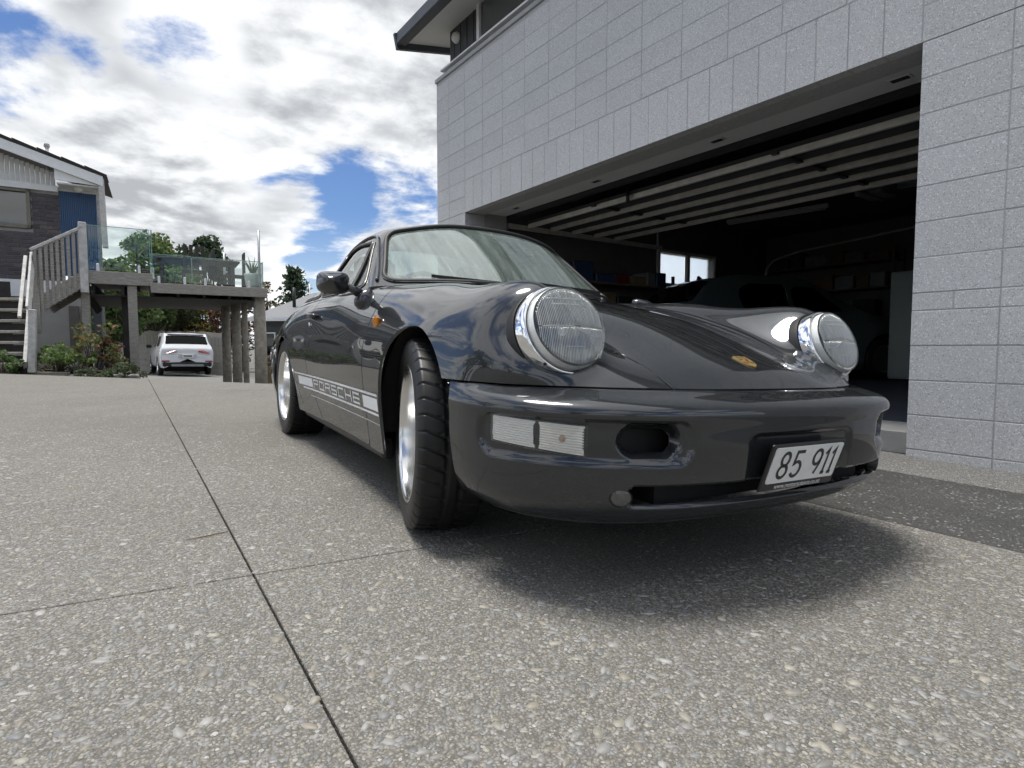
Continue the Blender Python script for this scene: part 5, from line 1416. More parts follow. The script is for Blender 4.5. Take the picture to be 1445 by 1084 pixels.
OLDT = NT('weathered_timber'); _v = OLDT.coord(scale=(2, 14, 14)); OLDT.set(color=OLDT.ramp(OLDT.noise(_v, 4, 6, .7), [(.25, (.18, .165, .145)), (.5, (.31, .29, .26)), (.8, (.47, .445, .405))]), rough=.88); OLDT.bump(OLDT.noise(_v, 9, 5, .7), .4, .006); OLDT = OLDT.mat
PALET = simple('bleached_timber', (.50, .49, .47), .85, var=.22, scale=12, bump=.2, bscale=60)
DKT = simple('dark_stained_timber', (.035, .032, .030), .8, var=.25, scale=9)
POLE = simple('treated_pole', (.30, .27, .215), .9, var=.3, scale=10, bump=.5, bscale=25)
HOUSE = empty('brick_house'); HOUSE.matrix_world = HM
tag(HOUSE, 'dark brick house with white gable and blue corrugated panel at left edge', 'house')
xb, zb0 = hz(88, 392, 0); xl = hz(-260, 400, 0)[0]; zwt = hz(60, 268, 0)[1]; zbot = hz(40, 395, 0)[1]
xw1, zw1 = hz(42, 268, 0); zw0 = hz(42, 323, 0)[1]; xw0 = hz(-60, 300, 0)[0]
wallb = MB(); wallb.box(((xl+xw0)/2, .12, (zbot+zwt)/2), (xw0-xl, .22, zwt-zbot)); wallb.box(((xw0+xw1)/2, .12, (zbot+zw0)/2), (xw1-xw0, .22, zw0-zbot)); wallb.box(((xw1+xb)/2, .12, (zbot+zwt)/2), (xb-xw1, .22, zwt-zbot))
WB = wallb.build('brick_wall', MORT2, HOUSE)
bm = MB().box((0, .02, 0), (.225, .06, .074), bev=.004).mesh('brick', BRICK); bh = MB().box((0, .02, 0), (.11, .06, .074), bev=.004).mesh('brick', BRICK)
nr = int((zwt-zbot)/.086)
for r in range(nr):
    z = zbot+.043+r*.086; x = xb-.1175-(.1175 if r % 2 else 0); 
    if r % 2: inst('brick', bh, (xb-.058, 0, z), WB)
    while x > xl+.15 and x > hz(-75, 400, 0)[0]:
        if not (z > zw0-.03 and x-.11 < xw1): inst('brick', bm, (x, random.uniform(-.003, .003), z), WB)
        elif x+.1125-xw1 > .03: inst('brick', bm, ((x+.1125+xw1+.006)/2, 0, z), WB, scale=((x+.1125-xw1-.006)/.225, 1, 1))
        x -= .235
MB().box(((xl+xb)/2, .02, zbot-.19), (xb-xl, .30, .36)).build('base_band', GPAINT, HOUSE)
MB().box(((xl+hz(118, 450, 0)[0])/2, .14, (zbot-.37-1.2)/2), (hz(118, 450, 0)[0]-xl, .2, zbot-.37+1.2)).build('basement_wall', simple('basement_paint', (.40, .385, .35), .85, var=.1, scale=3, bump=.2, bscale=20), HOUSE)
# window
wn_ = MB()
for (a, b, c, d) in ((xw0, xw1, zw1-.06, zw1), (xw0, xw1, zw0, zw0+.07), (xw1-.07, xw1, zw0, zw1), (xw0, xw0+.07, zw0, zw1)): wn_.box(((a+b)/2, .0, (c+d)/2), (b-a, .10, d-c))
WN = wn_.build('house_window', OLIVE, HOUSE)
MB().box(((xw0+xw1)/2, .03, (zw0+zw1)/2), (xw1-xw0-.1, .006, zw1-zw0-.1)).build('window_pane', m_pane('house_glass', (.04, .045, .05), 2.0), WN)
MB().box(((xw0+xw1)/2, .35, (zw0+zw1)/2), (xw1-xw0+.2, .02, zw1-zw0+.2)).build('window_blind', simple('blind', (.10, .10, .10), .9), WN)
# blue corrugated panel
xq = hz(137, 300, 0)[0]; zq = hz(110, 272, 0)[1]; zqb = hz(110, 384, 0)[1]-.1; mb = MB(); vs = []; N_ = 120
for i in range(N_+1):
    x = xb+(xq-xb)*i/N_; y = .02+.014*(1 if (i % 6) in (0, 1, 2) else -1)
    vs += [(x, y, zqb), (x, y, zq)]
mb.add(vs, [(2*i, 2*i+2, 2*i+3, 2*i+1) for i in range(N_)]); mb.build('corrugated_panel', BLUE, HOUSE)
# beam, weatherboards, rake fascia, roof, soffit, lamp, downpipe
bx0, bz0 = hz(88, 272, -.05); bz1 = hz(88, 263.5, -.05)[1]
MB().box(((xl+xb)/2, -.03, (bz0+bz1)/2), (xb-xl, .12, bz1-bz0)).build('white_beam', GPAINT, HOUSE)
def rake(px): return 195+(250-195)*px/145.0
rx0, rz0 = hz(145, rake(145), -.55); rx1, rz1 = hz(0, rake(0), -.55); sl_ = (rz1-rz0)/(rx1-rx0); Lx = rx1-6.5
fz = lambda x: rz0+(x-rx0)*sl_
th = .21
MB().add([(rx0, -.60, fz(rx0)-th), (Lx, -.60, fz(Lx)-th), (Lx, -.60, fz(Lx)), (rx0, -.60, fz(rx0)), (rx0, -.55, fz(rx0)-th), (Lx, -.55, fz(Lx)-th), (Lx, -.55, fz(Lx)), (rx0, -.55, fz(rx0))],
   [(0, 3, 2, 1), (4, 5, 6, 7), (0, 1, 5, 4), (2, 3, 7, 6), (0, 4, 7, 3), (1, 2, 6, 5)]).build('rake_fascia', GPAINT, HOUSE)
rt_ = MB(); rt_.add([(rx0+.06, -.63, fz(rx0)+.01), (Lx, -.63, fz(Lx)+.01), (Lx, 1.6, fz(Lx)+.01), (rx0+.06, 1.6, fz(rx0)+.01), (rx0+.06, -.63, fz(rx0)+.035), (Lx, -.63, fz(Lx)+.035), (Lx, 1.6, fz(Lx)+.035), (rx0+.06, 1.6, fz(rx0)+.035)], [(0, 1, 2, 3), (7, 6, 5, 4), (0, 4, 5, 1), (3, 2, 6, 7), (0, 3, 7, 4), (1, 5, 6, 2)])
RT = rt_.build('tiled_roof', TILE, HOUSE)
tl = MB(); ux = Vector((1, 0, sl_)).normalized(); M_ = Matrix((ux, Vector((0, 1, 0)), ux.cross(Vector((0, 1, 0))))).transposed()
tm = MB().box((0, 0, 0), (.42, .34, .028), M_ @ Matrix.Rotation(R_(3), 3, 'Y'), .006).mesh('roof_tile', TILE)
k = 0; x = rx0-.12
while x > rx1-1.6 and k < 30:
    for j in range(2): inst('roof_tile', tm, (x, -.48+.345*j, fz(x)+.062), RT)
    x -= .40; k += 1
nb = 13; px0 = -40
for i in range(nb+4):
    a = hz(px0+(80-px0)*i/(nb+4), 300, -.02)[0]; b = hz(px0+(80-px0)*(i+1)/(nb+4), 300, -.02)[0]
    zt = fz((a+b)/2)-th+.02
    if zt > bz1: MB().box(((a+b)/2, .0, (bz1+zt)/2), (b-a-.008, .04, zt-bz1), bev=.004).build('weatherboard', WPAINT, HOUSE)
MB().box((xl/2+hz(-40, 300, -.02)[0]/2, .02, bz1+.9), (hz(-40, 300, -.02)[0]-xl, .04, 1.8)).build('gable_panel', WPAINT, HOUSE)
e0 = hz(79, 252, -.3); MB().add([(e0[0], -.53, bz1+.03), (rx0-.06, -.53, fz(rx0)-th+.01), (e0[0], -.53, fz(e0[0])-th+.01), (e0[0], -.50, bz1+.03), (rx0-.06, -.50, fz(rx0)-th+.01), (e0[0], -.50, fz(e0[0])-th+.01)], [(0, 1, 2), (3, 5, 4), (0, 3, 4, 1), (1, 4, 5, 2), (2, 5, 3, 0)]).build('eave_gusset', GPAINT, HOUSE)
MB().box(((e0[0]+rx0)/2, -.2, bz1-.02), (rx0-e0[0]-.05, .55, .03)).build('eave_soffit', WPAINT, HOUSE)
MB().box(((xb+xq)/2, .06, (zq+bz1)/2), (xq-xb, .06, bz1-zq)).build('frieze_board', GPAINT, HOUSE)
g0 = hp(110.5, 265.5, -.2); lamp = MB().lathe([(0, -.085), (.05, -.075), (.085, -.035), (.095, .0), (.085, .035), (.05, .06)], 20, Matrix.Translation(g0)).build('globe_light', simple('opal_glass', (.75, .75, .72), .3), HOUSE)
MB().tube([g0+Vector((0, 0, .05)), g0+Vector((0, 0, .12))], .04, 12).build('globe_base', BLACKPL, lamp)
d0, d1 = hp(139, 262, -.35), hp(142, 330, -.1); MB().tube([hp(143, 255, -.5), d0, hp(140, 300, -.15), hp(147, 345, -.05)], .045, 10).build('downpipe', PALET, HOUSE)
MB().beam(hp(142.5, 253, -.5), hp(149, 350, -.5), .10, .16, up=(0, 1, 0)).build('verge_board', PALET, HOUSE)
vp = hp(66, 207, .8); MB().tube([vp, vp+Vector((0, 0, -.8))], .035, 8).lathe([(.05, .06), (.06, 0), (.04, -.03)], 12, Matrix.Translation(vp)).build('roof_vent', PALET, HOUSE)
# side wall going back and basement door under the stairs
MB().box((xq-.08, .55, 1.2), (.16, 1.0, 5.2)).build('end_wall', simple('end_wall_paint', (.12, .13, .14), .8), HOUSE)
da, db = hp(97, 432, .0), hp(114, 500, .0); MB().box(((da.x+db.x)/2, -.02, (da.z+db.z)/2), (db.x-da.x, .06, da.z-db.z)).build('basement_door', simple('brown_door', (.14, .125, .11), .6), HOUSE)

# ------------------------------------------------------------------ raised timber deck with glass balustrade
DECK = empty('timber_deck'); DECK.matrix_world = HM
tag(DECK, 'raised weathered timber deck on posts with frameless glass balustrade', 'deck')
A0, A1 = hp(115, 379, YD), hp(215, 388.5, YD); B0_, B1_ = hp(212, 393.5, YD-.02), hp(377, 412, YD-.02)
fh1 = .235; fh2 = .19
def fbeam(a, b, h, nm='fascia_beam', y=0.0, w=.05): return MB().box(((a.x+b.x)/2, a.y+y, (a.z+b.z)/2-h/2), (b.x-a.x, w, h), bev=.006).build(nm, OLDT, DECK)
z1 = (A0.z+A1.z)/2; z2 = (B0_.z+B1_.z)/2
fbeam(Vector((A0.x, YD, z1)), Vector((A1.x, YD, z1)), fh1); fbeam(Vector((B0_.x, YD-.02, z2)), Vector((B1_.x, YD-.02, z2)), fh2)
MB().box((B1_.x-.025, YD+1.75, z2-fh2/2), (.05, 3.5, fh2), bev=.006).build('fascia_beam', OLDT, DECK)
nbd = 26
for i in range(nbd):
    y = YD+.04+i*.142
    MB().box(((A0.x+A1.x)/2, y+.06, z1-.02), (A1.x-A0.x, .135, .03)).build('deck_board', OLDT, DECK); MB().box(((B0_.x+B1_.x)/2, y+.06, z2-.02), (B1_.x-B0_.x-.06, .135, .03)).build('deck_board', OLDT, DECK)
for i in range(7):
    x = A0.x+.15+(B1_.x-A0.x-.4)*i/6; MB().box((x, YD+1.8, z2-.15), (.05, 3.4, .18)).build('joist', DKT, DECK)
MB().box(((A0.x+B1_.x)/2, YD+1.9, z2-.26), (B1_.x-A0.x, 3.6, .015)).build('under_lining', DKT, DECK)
for px_, w, Y, top in ((123, .13, YD+.16, z1-fh1), (189, .15, YD+.10, z1-fh1), (182, .20, YD+.55, z1-fh1)):
    q = hp(px_, 470, Y); gzz = -.55; MB().box((q.x, Y, (top+gzz)/2), (w, w, top-gzz), bev=.008).build('square_post', OLDT if w < .18 else DKT, DECK)
for px_, r_, Y in ((319, .095, YD+2.2), (333.5, .10, YD+1.5), (346, .06, YD+.9), (367, .122, YD+.18)):
    q = hp(px_, 480, Y); MB().tube([(q.x, Y, -1.0), (q.x+.01, Y, .6), (q.x, Y, z2-fh2+.02)], [r_*1.05, r_, r_*.95], 16).build('round_pole', POLE, DECK)
MB().beam(hp(110, 395, YD+.5), hp(140, 440, YD+.9), .06, .12).build('brace', DKT, DECK)
DG = m_pane('balustrade_glass', (.90, .95, .935), 1.45); GEDGE = simple('glass_edge_green', (.25, .42, .37), .2, var=.05)
def gpanel(a, b, h, nm='glass_panel'):
    a, b = Vector(a), Vector(b); d = (b-a); t = d.normalized(); nrm = Vector((-t.y, t.x, 0)); L = d.length
    M = Matrix((t, nrm, Vector((0, 0, 1)))).transposed()
    p = MB().box((a+b)/2+Vector((0, 0, h/2+.04)), (L, .012, h), M).build(nm, DG, DECK)
    for q, w_, hh in (((a+b)/2+Vector((0, 0, h+.045)), L, .010), ):
        MB().box(q, (w_, .014, hh), M).build('glass_edge', GEDGE, p)
    for e in (a, b): MB().box(e+Vector((0, 0, h/2+.04)), (.008, .014, h), M).build('glass_edge', GEDGE, p)
    for f in (.18, .82): MB().box(a.lerp(b, f)+Vector((0, 0, .06)), (.045, .06, .16), M, .008).build('glass_clamp', WHITEFR, p)
h1 = hp(160, 320.5, YD).z-z1-.04; h2 = hp(290, 362, YD).z-z2-.06
gpanel((A0.x+.06, YD+.03, z1), (A1.x-.03, YD+.03, z1), h1)
gpanel((A1.x, YD+.05, z1), (A1.x, YD+.90, z1), h1)
X_ = lambda px: hp(px, 400, YD).x
gpanel((X_(214), YD+.05, z2), (X_(271), YD+.05, z2), h2); gpanel((X_(272), YD+.05, z2), (X_(368), YD+.05, z2), h2*.98)
gpanel((B1_.x-.06, YD+.10, z2), (B1_.x-.06, YD+1.55, z2), h2*.98); gpanel((B1_.x-.06, YD+1.6, z2), (B1_.x-.06, YD+3.1, z2), h2*.98)
for px_, py0, Y in ((364.5, 325, YD+.35), (316, 357, YD+2.9)):
    q = hp(px_, py0, Y); MB().tube([(q.x, Y, z2-.1), (q.x, Y, q.z)], .026, 10).build('steel_pole', simple('pole_grey', (.42, .43, .44), .4, .5), DECK)
# ------------------------------------------------------------------ stairs down from the deck
ST = empty('timber_stairs'); ST.matrix_world = HM
tag(ST, 'weathered timber stairs with baluster railing descending from the deck', 'stairs')
YS = YD-.05
top, bot = hp(116, 321, YS), hp(43, 353, YS); MB().beam(bot, top, .12, .05, bev=.006).build('handrail', PALET, ST)
st, sb = hp(117, 394, YS), hp(56, 430, YS); MB().beam(sb, st, .05, .24, bev=.006).build('stringer', OLDT, ST); MB().beam(sb+Vector((0, 1.0, 0)), st+Vector((0, 1.0, 0)), .05, .24).build('stringer', OLDT, ST)
for i in range(9):
    f = (i+.7)/9.4; a = bot.lerp(top, f); x = a.x; b = sb.z+(st.z-sb.z)*(x-sb.x)/(st.x-sb.x)
    MB().box((x, YS-.02, (a.z+b)/2-.06), (.048, .035, a.z-b+.18), bev=.004).build('baluster', OLDT, ST)
MB().box((top.x, YS, (top.z+z1)/2-.16), (.12, .12, top.z-z1+.50), bev=.008).build('newel_post', PALET, ST)
for i in range(6):
    f = (i+.5)/6; p = sb.lerp(st, f); MB().box((p.x, YS+.5, p.z+.06), (.28, 1.0, .04), bev=.004).build('tread', OLDT, ST)
# lower flight comes towards the viewer
nl = HI @ pix(44.5, 478, 9.35)
def lp(px, py, Z): return HI @ pix(px, py, Z)
MB().beam(lp(46, 360, 10.3), lp(40, 437, 9.35), .14, .035, up=(1, 0, .3), bev=.004).build('handrail', PALET, ST)
MB().beam(lp(36, 362, 10.3), lp(27.5, 448, 9.35), .05, .05, bev=.004).build('handrail', PALET, ST)
MB().beam(lp(46, 437, 9.35), lp(45.5, 526, 9.35), .13, .10, up=(1, 0, 0), bev=.008).build('newel_post', PALET, ST)
MB().beam(lp(52, 360, 10.25), lp(53, 470, 10.25), .11, .10, up=(1, 0, 0), bev=.008).build('newel_post', OLDT, ST)
MB().beam(lp(36, 520, 9.3), lp(42, 430, 10.4), .05, .26, bev=.006).build('stringer', PALET, ST)
for k in range(7):
    py = 514-15.2*k; Z = 9.30+.20*k; a, b = lp(-75, py, Z), lp(37, py, Z); q = (a+b)/2; L = (b-a).length
    d = (b-a).normalized(); M = Matrix((d, Vector((0, 0, 1)).cross(d), Vector((0, 0, 1)))).transposed()
    MB().box(q, (L, .27, .045), M, .005).build('tread', OLDT, ST)
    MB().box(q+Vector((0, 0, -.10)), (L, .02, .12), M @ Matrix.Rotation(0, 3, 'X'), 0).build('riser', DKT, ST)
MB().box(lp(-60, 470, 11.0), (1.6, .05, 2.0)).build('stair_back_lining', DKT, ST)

# ------------------------------------------------------------------ things on the deck
UMB = empty('folded_parasol'); tag(UMB, 'folded dark parasol standing over the deck table', 'parasol')
q = hp(301, 395, YD+2.6); UMB.matrix_world = HM @ Matrix.Translation((q.x, q.y, z2))
MB().tube([(0, 0, 0), (0, 0, 1.0)], .022, 8).build('pole', DKT, UMB); MB().lathe([(.01, hp(301, 352, YD+2.6).z-z2), (.05, hp(301, 358, YD+2.6).z-z2), (.10, .75), (.12, .55), (.09, .40), (.04, .38)], 14).build('folded_canopy', simple('charcoal_cloth', (.03, .03, .033), .9), UMB)
TB = empty('outdoor_table'); tag(TB, 'dark outdoor table beneath the folded parasol on the deck', 'table'); TB.matrix_world = HM @ Matrix.Translation((q.x-.35, q.y-.4, z2))
MB().box((0, 0, .73), (1.7, .9, .05), bev=.01).build('tabletop', DKT, TB)
for sx in (-.7, .7):
    for sy in (-.35, .35): MB().box((sx, sy, .36), (.08, .08, .70)).build('leg', DKT, TB)
for i, (dx, lab) in enumerate(((-.95, 'dark slatted chair left of the deck table'), (.75, 'dark slatted chair right of the deck table'), (-.1, 'dark slatted chair before the deck table'))):
    ch = empty('outdoor_chair'); tag(ch, lab, 'chair', 'chairs on the deck'); ch.matrix_world = HM @ Matrix.Translation((q.x-.35+dx, q.y-1.05+(.5 if i < 2 else 0), z2)) @ Matrix.Rotation(R_((-90, 90, 0)[i]), 4, 'Z')
    MB().box((0, 0, .43), (.46, .46, .04), bev=.008).build('seat', DKT, ch)
    for s in range(4): MB().box((-.17+.113*s, -.21, .72), (.07, .025, .52)).build('back_slat', DKT, ch)
    for sx in (-.2, .2):
        for sy in (-.2, .2): MB().box((sx, sy, .21), (.045, .045, .42)).build('leg', DKT, ch)
PT = empty('potted_plant'); tag(PT, 'spiky plant in a pale pot at the deck corner', 'plant'); qq = hp(357, 400, YD+.55); PT.matrix_world = HM @ Matrix.Translation((qq.x, qq.y, z2))
MB().lathe([(0, 0), (.13, 0), (.17, .30), (.175, .34), (.15, .34), (.14, .30), (0, .29)], 18).build('pot', simple('pale_pot', (.42, .46, .45), .6), PT)
mb = MB()
for i in range(16):
    an = 2.4*i; L = .30+.12*((i*7) % 5)/5; o = Vector((0, 0, .28)); tip = Vector((math.cos(an)*L*.6, math.sin(an)*L*.6, .28+L)); mb.tube([o, o.lerp(tip, .5)+Vector((0, 0, .05)), tip], [.014, .013, .002], 5)
mb.build('leaves', simple('spiky_leaf', (.07, .10, .05), .5), PT)
# ------------------------------------------------------------------ garden bed
SL = empty('timber_edging'); tag(SL, 'pale timber sleeper edging along the front of the garden bed', 'edging')
p0, p1 = pix(-160, 531, 9.15), pix(98, 531, 9.5)
for i in range(3):
    a = p0.lerp(p1, i/3); b = p0.lerp(p1, (i+1)/3); MB().beam(a+Vector((0, 0, -.05)), b+Vector((0, 0, -.05))-(b-a).normalized()*.01, .10, .24, bev=.008).build('sleeper', simple('tan_timber', (.27, .24, .19), .85, var=.15, scale=6), SL)
s0, s1 = pix(98, 531, 9.5), pix(196, 534, 9.9)
STN = tag(MB().beam(s0+Vector((0, 0, -.10)), s1+Vector((0, 0, -.06)), .16, .26, bev=.02).build('stone_kerb', CONC), 'low pale stone kerb half hidden by trailing plants', 'kerb')
bd = MB(); pts_ = [pix(-200, 522, 9.2), pix(98, 522, 9.55), pix(196, 527, 9.95), pix(196, 522, 11.2), pix(-200, 510, 11.4)]; bd.add(pts_, [tuple(range(5))]); tag(bd.build('garden_soil', simple('soil', (.07, .055, .04), .95, bump=.5, bscale=30)), kind='structure')
def shrub(px, py, Z, w, h, label, pal, n, leaf, seed, name='shrub', d=None, stems=True, cat='plant'):
    base = pix(px, py, Z); root = empty(name, base, 0, label, cat); rng = np.random.default_rng(seed)
    cs = []; rs = []
    for k in range(max(6, n//60)):
        t = rng.uniform(.15, 1); an = rng.uniform(0, 6.28); r = w*.5*math.sqrt(rng.uniform(0, 1))*(1.05-.45*t); cs.append((math.cos(an)*r, math.sin(an)*r*(d or 1), h*t)); rs.append(min(w, h)*rng.uniform(.14, .26))
    if stems:
        mb = MB()
        for c in cs: mb.tube([(c[0]*.15, c[1]*.15, -.1), (c[0]*.5, c[1]*.5, c[2]*.5), c], [.014, .010, .005], 5)
        mb.build('stems', BARK, root)
    leaves('foliage', clump_points(cs, rs, 60, seed), leaf, pal, root, seed+5)
    return root
shrub(130, 524, 10.1, .95, .72, 'loose rose bush with reddish tips below the deck', [(.16, .20, .07), (.12, .16, .055), (.22, .21, .09), (.10, .14, .05), (.30, .15, .09)], 800, .065, 21, 'rose_bush')
rt = np.random.default_rng(3)
shrub(80, 527, 9.6, 1.05, .45, 'leafy green shrub left of the rose bush', [(.14, .21, .065), (.18, .26, .09), (.10, .15, .05)], 1300, .06, 22)
shrub(112, 530, 9.7, .8, .34, 'low bright shrub behind the timber edging', [(.17, .22, .075), (.11, .16, .055)], 900, .05, 23)
shrub(5, 530, 9.1, .55, .36, 'small bright green shrub at the foot of the stairs', [(.09, .16, .05), (.14, .21, .08)], 800, .05, 24)
shrub(125, 539, 9.45, .75, .24, 'grey green trailing plant over the kerb', [(.12, .15, .085), (.15, .18, .11), (.085, .11, .065)], 1500, .035, 25, 'trailing_plant', stems=False)
shrub(170, 540, 9.6, .85, .30, 'wide trailing plant spilling beside the drive', [(.10, .13, .065), (.13, .155, .085), (.075, .10, .05)], 1700, .035, 26, 'trailing_plant', stems=False)
shrub(152, 523, 10.3, .5, .55, 'rusty brown seeding plant among the shrubs', [(.16, .08, .045), (.10, .07, .03)], 500, .05, 27)
# small white wall blocks etc are hidden; vines on wires under the deck left open
WR = tag(MB().tube([hp(55, 424, YD-.2), hp(185, 417, YD-.2)], .004, 5).build('trellis_wire', STRUT), 'upper thin trellis wire strung below the deck', 'wire', 'trellis wires')
WR = tag(MB().tube([hp(55, 446, YD-.2), hp(185, 441, YD-.2)], .004, 5).build('trellis_wire', STRUT), 'lower thin trellis wire strung below the deck', 'wire', 'trellis wires')

# ------------------------------------------------------------------ lower drive, parked car, fence, far house
ASP = simple('pale_asphalt', (.16, .158, .15), .9, var=.15, scale=2, bump=.3, bscale=80)
ld = MB(); P_ = [(150, 533, 13.0), (560, 545, 13.5), (560, 528, 22), (330, 523, 27), (130, 514, 27)]
LDV = []
for px_, py, Z in P_:
    p = pix(px_, py, Z); LDV.append(Vector((p.x, p.y, terr(p.x, p.y)+.03)))
tag(ld.add(LDV, [tuple(range(5))]).build('lower_drive', ASP), kind='structure')
kp = [pix(165, 530, 12.5), pix(215, 530, 14), pix(258, 529.5, 15.5), pix(268, 531.5, 14.0)]
tag(MB().tube([Vector((p.x, p.y, terr(p.x, p.y)+.05)) for p in kp], .07, 8).build('drive_kerb', CONC), 'curved pale kerb at the edge of the lower drive', 'kerb')
SUV = empty('crossover_car'); tag(SUV, 'white crossover car seen from behind under the deck', 'car')
WP = NT('white_car_paint'); WP.set(color=(.72, .73, .74), rough=.3, coat=.8, coatr=.05); WP = WP.mat
SG = m_pane('dark_suv_glass', (.015, .017, .02), 1.28)
sprof = [(-2.20, .80, .90), (-2.21, 1.00, .95), (-2.13, 1.14, .98), (-1.96, 1.40, 1.0), (-1.78, 1.58, 1.0), (-1.3, 1.645, 1.0), (-.5, 1.66, 1.0), (.2, 1.62, 1.0), (.7, 1.42, 1.0), (1.1, 1.12, 1.0), (1.5, 1.04, 1.0), (2.0, .92, .95), (2.22, .70, .85)]
side_car(SUV, sprof, 1.08, 1.85, (1.33, -1.34), WP, SG, [
    ('side_window', rpoly([(.85, 1.10), (-.30, 1.10), (-.34, 1.52), (.28, 1.50)], .05, 4), 'side'), ('side_window', rpoly([(-.40, 1.10), (-1.35, 1.12), (-1.50, 1.36), (-1.25, 1.50), (-.42, 1.52)], .05, 4), 'side'),
    ('rear_window', [(-1.95, 0)], rpoly([(5.3, -2.55), (5.3, 2.55), (6.75, 2.35), (6.75, -2.35)], .3, 4)), ('windscreen', [(.7, 0)], rpoly([(10.3, -2.4), (10.3, 2.4), (12.0, 2.4), (12.0, -2.4)], .2, 4))], tyre_r=.35, z0=.30)
REDL = NT('tail_lamp_red'); REDL.set(color=(.28, .012, .012), rough=.2, coat=.6); REDL = REDL.mat
for sy in (-1, 1):
    tlp = [(.90, 1.00), (.38, .96), (.36, .91), (.70, .85), (.92, .90)]
    mb = MB(); n = len(tlp)
    xs_ = lambda y, z: -2.245+.0*z+(.16 if y > .85 else 0.0)+max(0, z-1.0)*.55
    f = [(xs_(y, z)-.012, sy*y, z) for y, z in tlp]; b = [(xs_(y, z)+.08, sy*y, z) for y, z in tlp]
    mb.add(f+b, [tuple(range(n)) if sy > 0 else tuple(range(n))[::-1]]+[(i, n+i, n+(i+1) % n, (i+1) % n) for i in range(n)]); mb.build('tail_lamp', REDL, SUV)
    MB().box((-2.235, sy*.73, .56), (.06, .26, .05), bev=.01).build('rear_reflector', REDL, SUV)
    MB().box((.75, sy*1.02, 1.12), (.12, .20, .13), bev=.04).build('wing_mirror', BLACKPL, SUV)
MB().box((-2.19, 0, .44), (.16, 1.66, .20), bev=.05).build('rear_bumper_cladding', BLACKPL, SUV)
MB().box((-2.262, 0, .40), (.03, 1.1, .09), bev=.01).build('skid_plate', simple('skid_grey', (.25, .26, .27), .5), SUV)
MB().box((-2.262, 0, .76), (.02, .62, .16), bev=.01).build('plate_recess', simple('recess_white', (.5, .5, .5), .4), SUV); MB().box((-2.275, 0, .755), (.01, .37, .12), bev=.004).build('number_plate', PLATEW, SUV)
MB().box((-2.282, 0, .755), (.004, .29, .05)).build('plate_band', simple('plate_dark_print', (.05, .05, .06), .5), SUV)
MB().box((-1.72, 0, 1.60), (.28, 1.25, .035), bev=.012).build('roof_spoiler', WP, SUV)
sp = pix(265, 531, 22.5); SUV.matrix_world = Matrix.Translation((sp.x, sp.y, sp.z+.02)) @ Matrix.Rotation(CAM_YAW+R_(36.5), 4, 'Z') @ Matrix.Rotation(R_(1.0), 4, 'X') @ Matrix.Translation((2.2, 0, 0))
FENCE = empty('paling_fence'); tag(FENCE, 'grey vertical board timber fence behind the white car', 'fence')
FT = simple('grey_fence_timber', (.36, .34, .30), .9, var=.25, scale=5, bump=.3, bscale=30)
fm = MB().box((0, 0, .9), (.20, .022, 1.85), bev=.003).mesh('paling', FT)
fa, fb = pix(118, 516, 27), pix(318, 524, 25.5); nf = 44
fang = math.atan2((fb-fa).y, (fb-fa).x)
for i in range(nf):
    p = fa.lerp(fb, i/(nf-1)); inst('paling', fm, (p.x, p.y, p.z-.15+random.uniform(-.03, .03)), FENCE, (0, 0, fang))
for h in (.4, 1.5): MB().beam(fa+Vector((0, .0, h)), fb+Vector((0, 0, h)), .05, .09).build('fence_rail', FT, FENCE)
FH = empty('far_house'); tag(FH, 'dark grey weatherboard house with pale grey roof beyond the deck', 'house')
fp = pix(372, 545, 24); FH.matrix_world = Matrix.Translation(fp) @ Matrix.Rotation(math.atan2(rh.y, rh.x)-R_(6), 4, 'Z')
FHW = simple('slate_weatherboard', (.075, .078, .08), .7, var=.1)
MB().box((3.0, 3, 1.35), (6.4, 6, 2.9)).build('wall', FHW, FH)
for i in range(14): MB().box((3.0, -.012, .15+.2*i), (6.4, .03, .185), Matrix.Rotation(R_(4), 3, 'X')).build('weatherboard', FHW, FH)
rr_ = MB(); rr_.add([(-.4, -.5, 2.75), (6.6, -.5, 2.75), (6.6, 3.2, 4.1), (.8, 3.2, 4.1), (-.4, 6.5, 2.75), (6.6, 6.5, 2.75)], [(0, 1, 2, 3), (3, 2, 5, 4), (0, 3, 4), (0, 4, 5, 1)]); FR_ = rr_.build('roof', simple('pale_roof_iron', (.15, .155, .165), .6, .0, var=.06), FH)
MB().box((3.1, -.54, 2.70), (7.1, .10, .14)).build('gutter', WHITEFR, FR_); MB().tube([(.9, 1.0, 3.2), (.9, 1.0, 4.1)], .07, 10).build('flue', BLACKPL, FR_)
for x in (.35, 1.55):
    w = MB().box((x, -.05, 1.55), (.50, .06, 1.3)).build('window', WHITEFR, FH); MB().box((x, -.085, 1.55), (.38, .02, 1.18)).build('window_pane', HG, w)
AER = tag(MB().tube([pix(437, 446, 30), pix(437, 401, 30)], .03, 6).tube([pix(429, 404, 30), pix(441, 402, 30)], .018, 5).tube([pix(431, 408, 30), pix(440, 407, 30)], .015, 5).build('tv_aerial', STRUT), 'thin television aerial above the far roof', 'aerial')
PLB = tag(MB().beam(pix(376, 529, 15.0), pix(392, 529, 15.0), .5, .42).build('planter_box', simple('planter_timber', (.26, .19, .11), .85, var=.15)), 'tan timber planter box beyond the rear wheel', 'planter')
shrub(383, 521, 15.0, .4, .3, 'dry straw coloured grass in the planter', [(.36, .29, .18), (.28, .22, .13)], 300, .08, 41, 'dry_grass', stems=False)

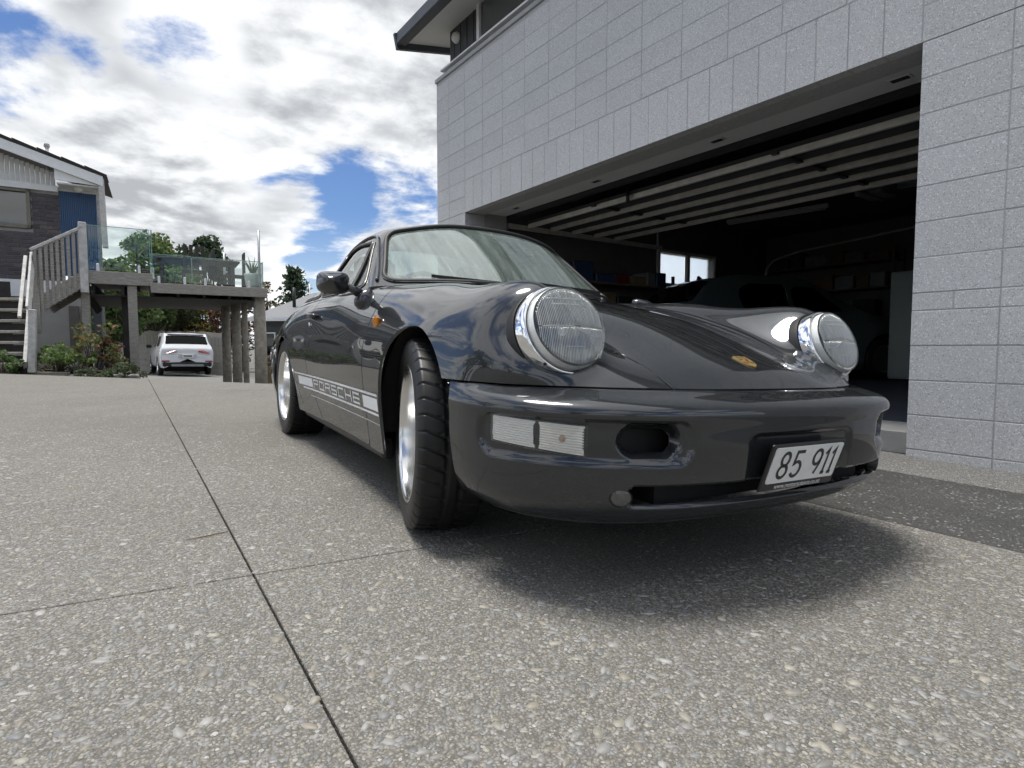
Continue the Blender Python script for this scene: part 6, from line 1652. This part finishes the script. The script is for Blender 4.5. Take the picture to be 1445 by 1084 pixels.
# ------------------------------------------------------------------ trees
def gtree(px, Z, h, w, lab, pal, seed, **k):
    p = pix(px, 500, Z); tree((p.x, p.y, terr(p.x, p.y)), h, w, lab, pal, seed=seed, **k)
def topz(py, Z): return pix(700, py, Z).z
gtree(215, 27, topz(336, 27)+.4, 1.9, 'broad green tree rising behind the glass balustrade', G_MID, 51, clumps=70, per=150, leaf=.20, low=.40)
gtree(160, 24, topz(372, 24)+.4, 1.6, 'lower green tree beside the blue panel', G_MID, 52, clumps=50, per=140, leaf=.19, low=.35)
gtree(245, 30, topz(365, 30)+.4, 1.7, 'pale green tree behind the middle glass panel', [(.09, .11, .05), (.12, .14, .06), (.07, .09, .04)], 53, clumps=44, per=130, leaf=.19, low=.4)
p = pix(296, 500, 38); tree((p.x, p.y, terr(p.x, p.y)), topz(340, 38)+.6, 1.7, 'dark open-crowned pine behind the parasol', G_DARK, seed=54, clumps=50, per=120, leaf=.25, low=.45)
gtree(150, 31, 4.6, 2.6, 'mid green bushy tree seen under the left deck', G_MID, 55, clumps=40, per=130, leaf=.16, low=.12)
gtree(205, 32, 4.2, 2.0, 'dark shrubby tree under the deck centre', G_DARK, 56, clumps=34, per=130, leaf=.16, low=.12)
gtree(245, 31, 4.4, 2.3, 'yellowing autumn tree above the white car', G_YEL, 57, clumps=40, per=130, leaf=.16, low=.14)
gtree(292, 32, 4.0, 2.0, 'dark red leaved tree right of the white car', G_RED, 58, clumps=34, per=130, leaf=.16, low=.12)
gtree(340, 33, 4.2, 1.8, 'reddish tree between the round poles', G_RED+[(.16, .09, .03)], 59, clumps=28, per=70, leaf=.16, low=.15)
gtree(378, 30, 4.6, .8, 'small orange tipped tree at the deck corner', [(.22, .11, .04), (.12, .09, .03), (.07, .08, .03)], 60, clumps=14, per=60, leaf=.15, low=.3)
p = pix(417, 470, 46); conifer((p.x, p.y, terr(p.x, p.y)-1.0), topz(390, 48)+2.0, 3.0, 'dark layered conifer on the skyline beside the car', G_DARK, 61)
gtree(392, 55, topz(432, 55)+.4, 1.4, 'distant low tree on the skyline left of the conifer', G_DARK, 62, clumps=16, per=50, leaf=.3, low=.2)
gtree(470, 60, topz(446, 60)+.4, 3.0, 'distant dark treetop hidden behind the coupe', G_DARK, 63, clumps=20, per=50, leaf=.3, low=.2)
# hedge and trees beyond the camera: only seen mirrored in the paint
for i, (x, y, h, w, lab) in enumerate(((9, -9, 5.0, 2.6, 'large garden tree behind the viewer, mirrored in the front wing'), (14, -3, 6.0, 3.0, 'tall garden tree far ahead of the coupe'), (3, -13, 4.5, 2.6, 'round garden tree across the drive from the coupe'), (-6, -13.5, 5.0, 2.4, 'garden tree across the drive near the stairs'))):
    tree((x, y, terr(x, y)), h, w, lab, G_DARK if i % 2 else G_MID, seed=70+i, clumps=26, per=60, leaf=.24, low=.15)
# twig on the driveway
a, b = pix(262, 764, 1.76), pix(321, 752.5, 1.85)
tw = [Vector((p.x, p.y, gz(p.x, p.y)+.004)) for p in (a, a.lerp(b, .4)+Vector((0, .004, 0)), b)]
tag(MB().tube(tw, [.0012, .0020, .0012], 6).build('twig', simple('dry_twig', (.20, .13, .07), .9)), 'thin dry brown twig lying across the driveway joint', 'twig')
